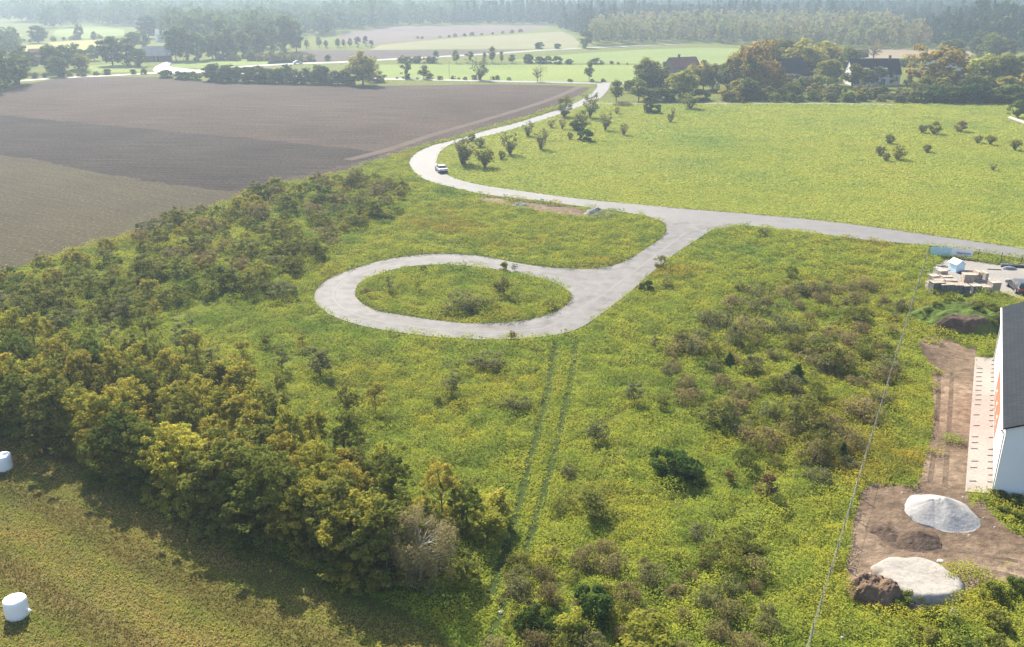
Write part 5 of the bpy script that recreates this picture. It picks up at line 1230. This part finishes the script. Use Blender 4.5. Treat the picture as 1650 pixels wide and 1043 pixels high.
def car(label, p, head, paint, estate=False, parts=True):
    """local +x forwards"""
    r = empty('parked_car', (p.x, p.y, p.z), head); tag(r, label, 'car')
    hw = .88
    low = [(-2.2, .32), (-2.24, .55), (-2.18, .86), (-1.6, .95), (.85, .93), (1.75, .80), (2.16, .66), (2.22, .42), (2.15, .28)]
    MB().prism(low, 'y', -hw, hw).build('body', paint, r, bevel=.06)
    top = [(-2.05, .90), (-1.85, 1.36), (-1.5, 1.44), (-.1, 1.46), (.30, 1.40), (1.05, .90)] if estate else [(-1.62, .90), (-1.05, 1.34), (-.7, 1.43), (-.1, 1.44), (.25, 1.38), (.98, .90)]
    m = MB(); n = len(top); V = []
    for s in (-1, 1):
        for (x, z) in top: V.append((x, s * (hw - .04 - .20 * (z - .9) / .5), z))
    m.add(V, [(i, (i + 1) % n, n + (i + 1) % n, n + i) for i in range(n)] + [tuple(range(n)), tuple(range(n, 2 * n))[::-1]])
    m.build('cabin', paint, r, bevel=.04)
    def on(x0, z0, x1, z1, side):     # glass strip proud of the cabin side
        f = lambda z: side * (hw - .04 - .20 * (z - .9) / .5 + .012)
        return [(x0, f(z0), z0), (x1, f(z0), z0), (x1 - .22 if x1 > .2 else x1 - .02, f(z1), z1), (x0 + .18, f(z1), z1)]
    for s in (-1, 1):
        m = MB(); m.add(on(-1.35, .97, -.42, 1.32, s), [(0, 1, 2, 3)]); m.add(on(-.34, .97, .72, 1.32, s), [(0, 1, 2, 3)]); m.build('side_window', M['glass'], r)
    def slab(i, j, sh, name):
        (x0, z0), (x1, z1) = top[i], top[j]
        y0 = hw - .14 - .20 * (z0 - .9) / .5; y1 = hw - .14 - .20 * (z1 - .9) / .5
        dx, dz = (x1 - x0), (z1 - z0); l = math.hypot(dx, dz); nx, nz = -dz / l * sh, dx / l * sh
        t0, t1 = .12, .9
        P0 = (x0 + dx * t0 + nx, z0 + dz * t0 + nz); P1 = (x0 + dx * t1 + nx, z0 + dz * t1 + nz)
        MB().add([(P0[0], -y0, P0[1]), (P0[0], y0, P0[1]), (P1[0], y1, P1[1]), (P1[0], -y1, P1[1])], [(0, 1, 2, 3)]).build(name, M['glass'], r)
    slab(0, 1, .014, 'rear_window'); slab(5, 4, -.014, 'windscreen')
    for sx in (-1.35, 1.35):
        for sy in (-1, 1):
            w_ = MB().tube([(sx, sy * .92, .32), (sx, sy * .70, .32)], .32, 20).build('wheel', M['tyre'], r)
            MB().tube([(sx, sy * .935, .32), (sx, sy * .90, .32)], .20, 14).build('rim', M['rim'], w_)
    for sy in (-1, 1):
        MB().box(-2.25, -2.12, sy * .62 - .2, sy * .62 + .2, .66, .84).build('tail_light', M['tail'], r)
        MB().box(2.06, 2.2, sy * .62 - .2, sy * .62 + .2, .55, .69).build('headlight', M['lamp'], r)
        MB().box(.55, .75, sy * .98 - .1, sy * .98 + .1, .93, 1.06).build('mirror', paint, r)
    MB().box(-2.30, -2.15, -.84, .84, .30, .50).build('bumper', M['bumper'], r); MB().box(2.15, 2.27, -.84, .84, .28, .46).build('bumper', M['bumper'], r)
    MB().box(-2.275, -2.22, -.26, .26, .58, .70).build('number_plate', M['plate'], r)
    return r


SILVER = mat_flat('silver_paint', (.36, .37, .39), .35, .5, .25, var=.03); DARKP = mat_flat('dark_paint', (.035, .04, .05), .3, .5, var=.05)
c0 = at(711, 277); d0 = (at(701, 267) - at(722, 286)); c0.z = .08
car('silver saloon car parked on the inside of the road bend', c0, math.atan2(d0.y, d0.x), SILVER)
q = at(1641, 468); q.z = .03
car('dark estate car with pale roof standing in the gravel yard', q, math.radians(82), DARKP, True)
q = at(480, 103.4); q.z = .08; dd = FAR_C[12] - FAR_C[8]
car('pale car driving on the far village road above the hedge', q, math.atan2(dd.y, dd.x), SILVER)

# ------------------------------------------------------------------ gravel yard: shed, pallets, boards
M['crate'] = mat_noise('raw_pine', [(1.5, 4, [(0.34, 0.28, 0.22), (0.43, 0.36, 0.29)]), (6, 3, [(0.85, 0.85, 0.85), (1.1, 1.1, 1.1)], None, ((1, .1, 1), (0, 0, 0)))], .85, spec=.1)
M['slab'] = mat_noise('grey_paving', [(2, 4, [(0.10, 0.10, 0.105), (0.17, 0.165, 0.165)]), (9, 2, [(0.6, 0.6, 0.6), (1.25, 1.25, 1.25)])], .9)
M['bluebox'] = mat_flat('pale_blue_panel', (.50, .66, .74), .5, .3, var=.05)
def pallet(label, x, y, w_, d_, h_, rz, load, lid=True, tilt=0.0):
    p = at(x, y); r = empty('pallet_stack', p, rz); tag(r, label, 'pallet', 'loaded pallets in the gravel yard')
    m = MB()
    for i in range(3): m.box(-w_ / 2, w_ / 2, -d_ / 2 + i * (d_ - .1) / 2, -d_ / 2 + i * (d_ - .1) / 2 + .1, .02, .10)
    for i in range(6): m.box(-w_ / 2 + i * (w_ - .12) / 5, -w_ / 2 + i * (w_ - .12) / 5 + .12, -d_ / 2, d_ / 2, .10, .14)
    m.build('pallet_base', M['ash'], r)
    rows = max(2, int(h_ / .28)); m = MB()
    rs = random.Random(int(x * 7 + y))
    for k in range(rows):
        for i in range(3):
            for j in range(3):
                z0 = .15 + k * (h_ - .15) / rows; g_ = .018
                jx = rs.uniform(-.02, .02)
                m.box(-w_ / 2 + i * w_ / 3 + g_ + jx, -w_ / 2 + (i + 1) * w_ / 3 - g_ + jx, -d_ / 2 + j * d_ / 3 + g_, -d_ / 2 + (j + 1) * d_ / 3 - g_, z0, z0 + (h_ - .15) / rows - .02)
    m.build('load', load, r)
    if lid:
        m = MB()
        for i in range(7): m.box(-w_ / 2 - .03 + i * (w_ - .08) / 6, -w_ / 2 + .11 + i * (w_ - .08) / 6, -d_ / 2 - .04, d_ / 2 + .04, h_ + .005, h_ + .035)
        m.box(-w_ / 2, w_ / 2, -d_ / 2, -d_ / 2 + .1, h_ + .036, h_ + .06).box(-w_ / 2, w_ / 2, d_ / 2 - .1, d_ / 2, h_ + .036, h_ + .06)
        lo = m.build('lid', M['crate'], r)
    if tilt: r.rotation_euler = (tilt, 0, rz); r.location.z += abs(math.sin(tilt)) * d_ / 2
    return r
PL = [(1507, 471, 1.5, 1.2, 1.35, .1, 'slab', 'dark paving stones on the leftmost pallet nearest the bank'), (1522, 473, 1.5, 1.2, 1.25, .05, 'slab', 'dark paving stones on the second pallet of the front row'), (1537, 473, 1.5, 1.2, 1.2, -.05, 'slab', 'dark paving stones on the third pallet of the front row'),
      (1550, 472, 1.3, 1.2, 1.0, .05, 'slab', 'dark paving stones on the fourth lower pallet of the front row'), (1570, 471, 1.1, 1.1, .9, .05, 'slab', 'pale topped low pallet right of the dark front row'), (1585, 471, 1.2, 1.0, .75, .0, 'crate', 'lowest wooden crate between the two in the front row'), (1600, 470, 1.1, 1.1, 1.25, .1, 'crate', 'wooden crate with a pale lid at the right end of the front row'),
      (1515, 452, 1.1, 1.1, 1.35, .15, 'crate', 'tall beige crate at the back beside the pale blue box'), (1523, 457, 1.2, 1.1, 1.0, .0, 'crate', 'beige crate in front of the tall beige one'), (1503, 456, 1.0, 1.1, 1.0, .2, 'ash', 'weathered crate at the left end behind the dark paving stones'),
      (1557, 458, 1.2, 1.1, 1.35, -.1, 'crate', 'tall crate in the middle of the yard behind the front row'), (1545, 463, 1.2, 1.1, .5, .2, 'ash', 'low pallet between the tall middle crate and the dark stones')]
for (x, y, w_, d_, h_, rz, mk, lb) in PL: pallet(lb, x, y, w_, d_, h_, rz, M[mk])
for (x, y, w_, d_, h_, rz, mk, lb) in [(1512, 462, 1.2, 1.0, .9, .12, 'ash', 'grey crate squeezed between the leftmost dark stones and the back crates'), (1530, 464, 1.3, 1.0, 1.05, -.1, 'slab', 'grey stones on the pallet behind the second dark pallet'),
        (1567, 452, .9, .9, .8, .3, 'ash', 'small grey crate left of the upright panels'), (1498, 466, .9, .9, .9, .0, 'ash', 'narrow weathered crate at the far left corner of the yard')]: pallet(lb, x, y, w_, d_, h_, rz, M[mk])
for (x, y, l_, w_, rz, mk, lb) in [(1516, 428, 1.4, .5, .4, 'ash', 'grey scrap sheet behind the tall beige crate'), (1511, 433, 1.0, .3, -.5, 'white', 'white scrap plank left of the tall beige crate'), (1548, 455, 1.2, .2, .9, 'crate', 'pale plank leaning between the middle crates'), (1583, 460, 1.0, .25, .2, 'ash', 'grey board on the gravel before the upright panels'), (1560, 437, 1.6, .12, -.2, 'timber', 'thin dark bar on the gravel behind the tarpaulin')]:
    p = at(x, y); o = MB().box(-l_ / 2, l_ / 2, -w_ / 2, w_ / 2, .02, .1).build('board', M[mk], None, p, bevel=.01); o.rotation_euler = (0, 0, rz); tag(o, lb, 'board')
# crate leaning open in the middle with upright panels
p = at(1577, 451); r = empty('panel_crate', p, .1); tag(r, 'pale upright panels stacked on edge in a crate in the middle of the yard', 'crate')
for i, x in enumerate((-.55, -.32, -.05, .45)):
    MB().box(x, x + .12 + (.28 if i == 3 else 0), -.6, .6, .2, 1.25 - .08 * i).build('panel', M['crate'], r)
MB().box(-.75, 1.0, -.7, .7, .0, .19).build('crate_base', M['ash'], r)
# pale blue shed shaped box
p = at(1540, 437); r = empty('blue_box', p, .25); tag(r, 'pale blue box with a pitched top beside the crates', 'box')
MB().prism([(-.62, .0), (.62, 0), (.62, 1.1), (0, 1.55), (-.62, 1.1)], 'y', -.75, .75).build('body', M['bluebox'], r)
MB().prism([(-.72, 1.06), (0, 1.60), (0, 1.66), (-.74, 1.11)], 'y', -.82, .82).prism([(.72, 1.06), (.74, 1.11), (.002, 1.66), (.002, 1.60)], 'y', -.82, .82).build('lid', M['bluebox'], r)
# boards and poles on the ground
def board(label, x, y, l_, w_, h_, rz, mat, name='board', cat='board'):
    p = at(x, y); o = MB().box(-l_ / 2, l_ / 2, -w_ / 2, w_ / 2, .02, .02 + h_).build(name, mat, None, p, bevel=.01); o.rotation_euler = (0, 0, rz); return tag(o, label, cat)
board('black board lying alone on the gravel', 1602, 435, 1.7, .2, .08, -.15, M['bumper'])
board('white post lying on the gravel beside the upright panels', 1589, 448, .12, 2.0, .1, .05, M['white'], 'post', 'post')
board('dark plank lying behind the pale blue box', 1525, 431, 1.5, .25, .1, -.3, M['timber'])
board('brown plank across the back of the crates', 1527, 436, 1.6, .2, .1, -.15, M['crate'])
board('pale scrap board at the left end of the yard', 1508, 431, .8, .4, .05, .6, M['ash'])
board('small white scrap lying in the grass left of the yard', 1494, 436, .7, .3, .04, -.1, M['white'], 'scrap_sheet', 'scrap')
for i, (y, lb) in enumerate([(427.5, 'long dark profile at the back of the stack behind the estate car'), (429.5, 'long dark profile in the middle of the stack behind the estate car'), (431.5, 'long dark profile at the front of the stack behind the estate car')]):
    board(lb, 1642, y, 4.6, .22, .28, -.12, M['bumper'] if i != 1 else M['greywood'], 'long_profile', 'profile')
rock('tarpaulin', 'crumpled dark tarpaulin between the blue box and the upright panels', at(1556, 441), (1.1, .6, .25), M['bumper'], 9, 'tarpaulin')
rock('bucket_heap', 'small red sack beside the dark tarpaulin', at(1565, 442), (.28, .22, .3), mat_flat('red_sack', (.40, .05, .05), .7, .2), 10, 'sack').name = 'sack'
rock('sack', 'red sack low between the middle crates', at(1564, 462), (.2, .2, .3), bpy.data.materials['red_sack'], 11, 'sack')
rock('sack', 'dark heap of sacks before the stack of long profiles', at(1626, 434), (.9, .5, .3), mat_flat('grey_sack', (.16, .17, .19), .8, .2), 12, 'sack')

# ------------------------------------------------------------------ fences
M['wire'] = mat_flat('galvanised_wire', (.17, .17, .15), .6, .3); M['post'] = mat_flat('dark_fence_post', (.035, .045, .045), .6, .3); M['gpost'] = mat_flat('grey_fence_post', (.16, .155, .13), .8, .2)
def fence(name, label, pts, hgt, gap, postmat, post_r, strands=(.04, .3, .55, .8, 1.05, 1.3, 1.45), rstr=.011, vert=.5):
    r = empty(name, pts[0]); tag(r, label, 'fence'); o0 = pts[0]; m = MB(); L = 0
    for a, b in zip(pts[:-1], pts[1:]):
        d = b - a; l = d.length; n = max(1, round(l / gap))
        for z in strands: m.tube([(a - o0) + Vector((0, 0, z)), (b - o0) + Vector((0, 0, z))], rstr * (2.0 if z == strands[-1] else 1), 4)
        k = int(l / vert)
        for i in range(k):
            q = a + d * (i / k) - o0; m.tube([q + Vector((0, 0, strands[0])), q + Vector((0, 0, strands[-1]))], rstr * .6, 3)
        for i in range(n + 1):
            if i == n and b is not pts[-1]: continue
            q = a + d * (i / n) - o0
            MB().tube([q, q + Vector((0, 0, hgt))], post_r, 8).build('post', postmat, r)
    m.build('wire_mesh', M['wire'], r)
    return r
fence('wire_fence', 'long wire mesh fence running down the right side between the meadow and the building plot', [at(1494, 414), at(1302, 1052) + (at(1302, 1052) - at(1494, 414)) * .06], 1.55, 3.0, M['gpost'], .035, rstr=.005, strands=(.05, .4, .75, 1.1, 1.45), vert=.5)
fr = fence('wire_fence', 'short fence with dark posts along the road side of the gravel yard', [at(1496, 413), at(1517, 413.5), at(1539, 414.5), at(1575, 419), at(1612, 424), at(1645, 428), at(1690, 434)], 1.5, 30, M['post'], .045, rstr=.006, vert=.3)
MB().tube([(0.1, 0, 1.5), (1.35, -.1, .05)], .04, 8).build('brace', M['post'], fr)
def banner(label, a, b, z0, z1, mat, ink, rows, off):
    d = b - a; L = d.length; r = empty('banner', a, math.atan2(d.y, d.x)); tag(r, label, 'banner')
    m = MB(); n = 14
    V = []
    for i in range(n + 1):
        for k, z in enumerate((z0, z1)): V.append((L * i / n, off + .02 * math.sin(i * 1.7 + k), z))
    for i in range(n + 1):
        for k, z in enumerate((z0, z1)): V.append((L * i / n, off + .012 + .02 * math.sin(i * 1.7 + k), z))
    q = 2 * (n + 1)
    m.add(V, [(2 * i, 2 * i + 2, 2 * i + 3, 2 * i + 1) for i in range(n)] + [(q + 2 * i, q + 2 * i + 1, q + 2 * i + 3, q + 2 * i + 2) for i in range(n)]).build('sheet', mat, r)
    rs = random.Random(5); m = MB()
    for (z, h_, x0, x1, cw) in rows:
        x = L * x0
        while x < L * x1:
            w_ = cw * rs.uniform(.7, 1.2); m.box(x, x + w_ * .7, off - .035, off - .025, z, z + h_ * rs.uniform(.8, 1)); x += w_
    m.build('lettering', ink, r)
banner('light blue banner with white lettering on the fence by the road', at(1498, 413), at(1531, 414.3), .25, 1.35, mat_flat('blue_banner', (.36, .58, .66), .7, .2, var=.04), M['white'], [(.55, .42, .28, .80, .26)], -.07)
banner('white banner with dark lettering right of the light blue one', at(1532, 414.3), at(1566, 418), .25, 1.3, mat_flat('white_banner', (.74, .72, .69), .7, .2, var=.04), mat_flat('grey_ink', (.22, .24, .36), .7, .2), [(.62, .25, .22, .92, .16)], -.07)
# lamp posts by the far roads
for (x, y, h_, lb) in [(316, 104, 22, 'thin street lamp beside the far junction'), (724, 127, 26, 'thin street lamp beside the crossing road'), (871, 131, 30, 'thin street lamp near the leafless tree of the crossing road'), (272, 104, 16, 'thin street lamp left of the far junction')]:
    p = at(x, y); hm = h_ / pxm(y); r = empty('street_lamp', p); tag(r, lb, 'street lamp')
    MB().tube([(0, 0, 0), (0, 0, hm), (.5, -.2, hm + .15)], .07, 6).build('pole', M['gpost'], r); MB().box(.4, 1.0, -.35, -.08, hm + .12, hm + .26).build('lamp_head', M['white'], r)

# ------------------------------------------------------------------ the air
hz = bpy.data.materials.new('haze_air'); hz.use_nodes = True; n_ = hz.node_tree
n_.nodes.remove(n_.nodes['Principled BSDF']); pv = n_.nodes.new('ShaderNodeVolumePrincipled')
pv.inputs['Color'].default_value = (0.43, 0.53, 0.635, 1); pv.inputs['Density'].default_value = 0.00047; pv.inputs['Anisotropy'].default_value = 0.42
n_.links.new(pv.outputs[0], n_.nodes['Material Output'].inputs['Volume'])
tag(MB().box(-6200, 6200, -350, 5600, -1.0, H + 5).build('haze', hz), 'pale blue autumn haze lying over the valley', kind='stuff')
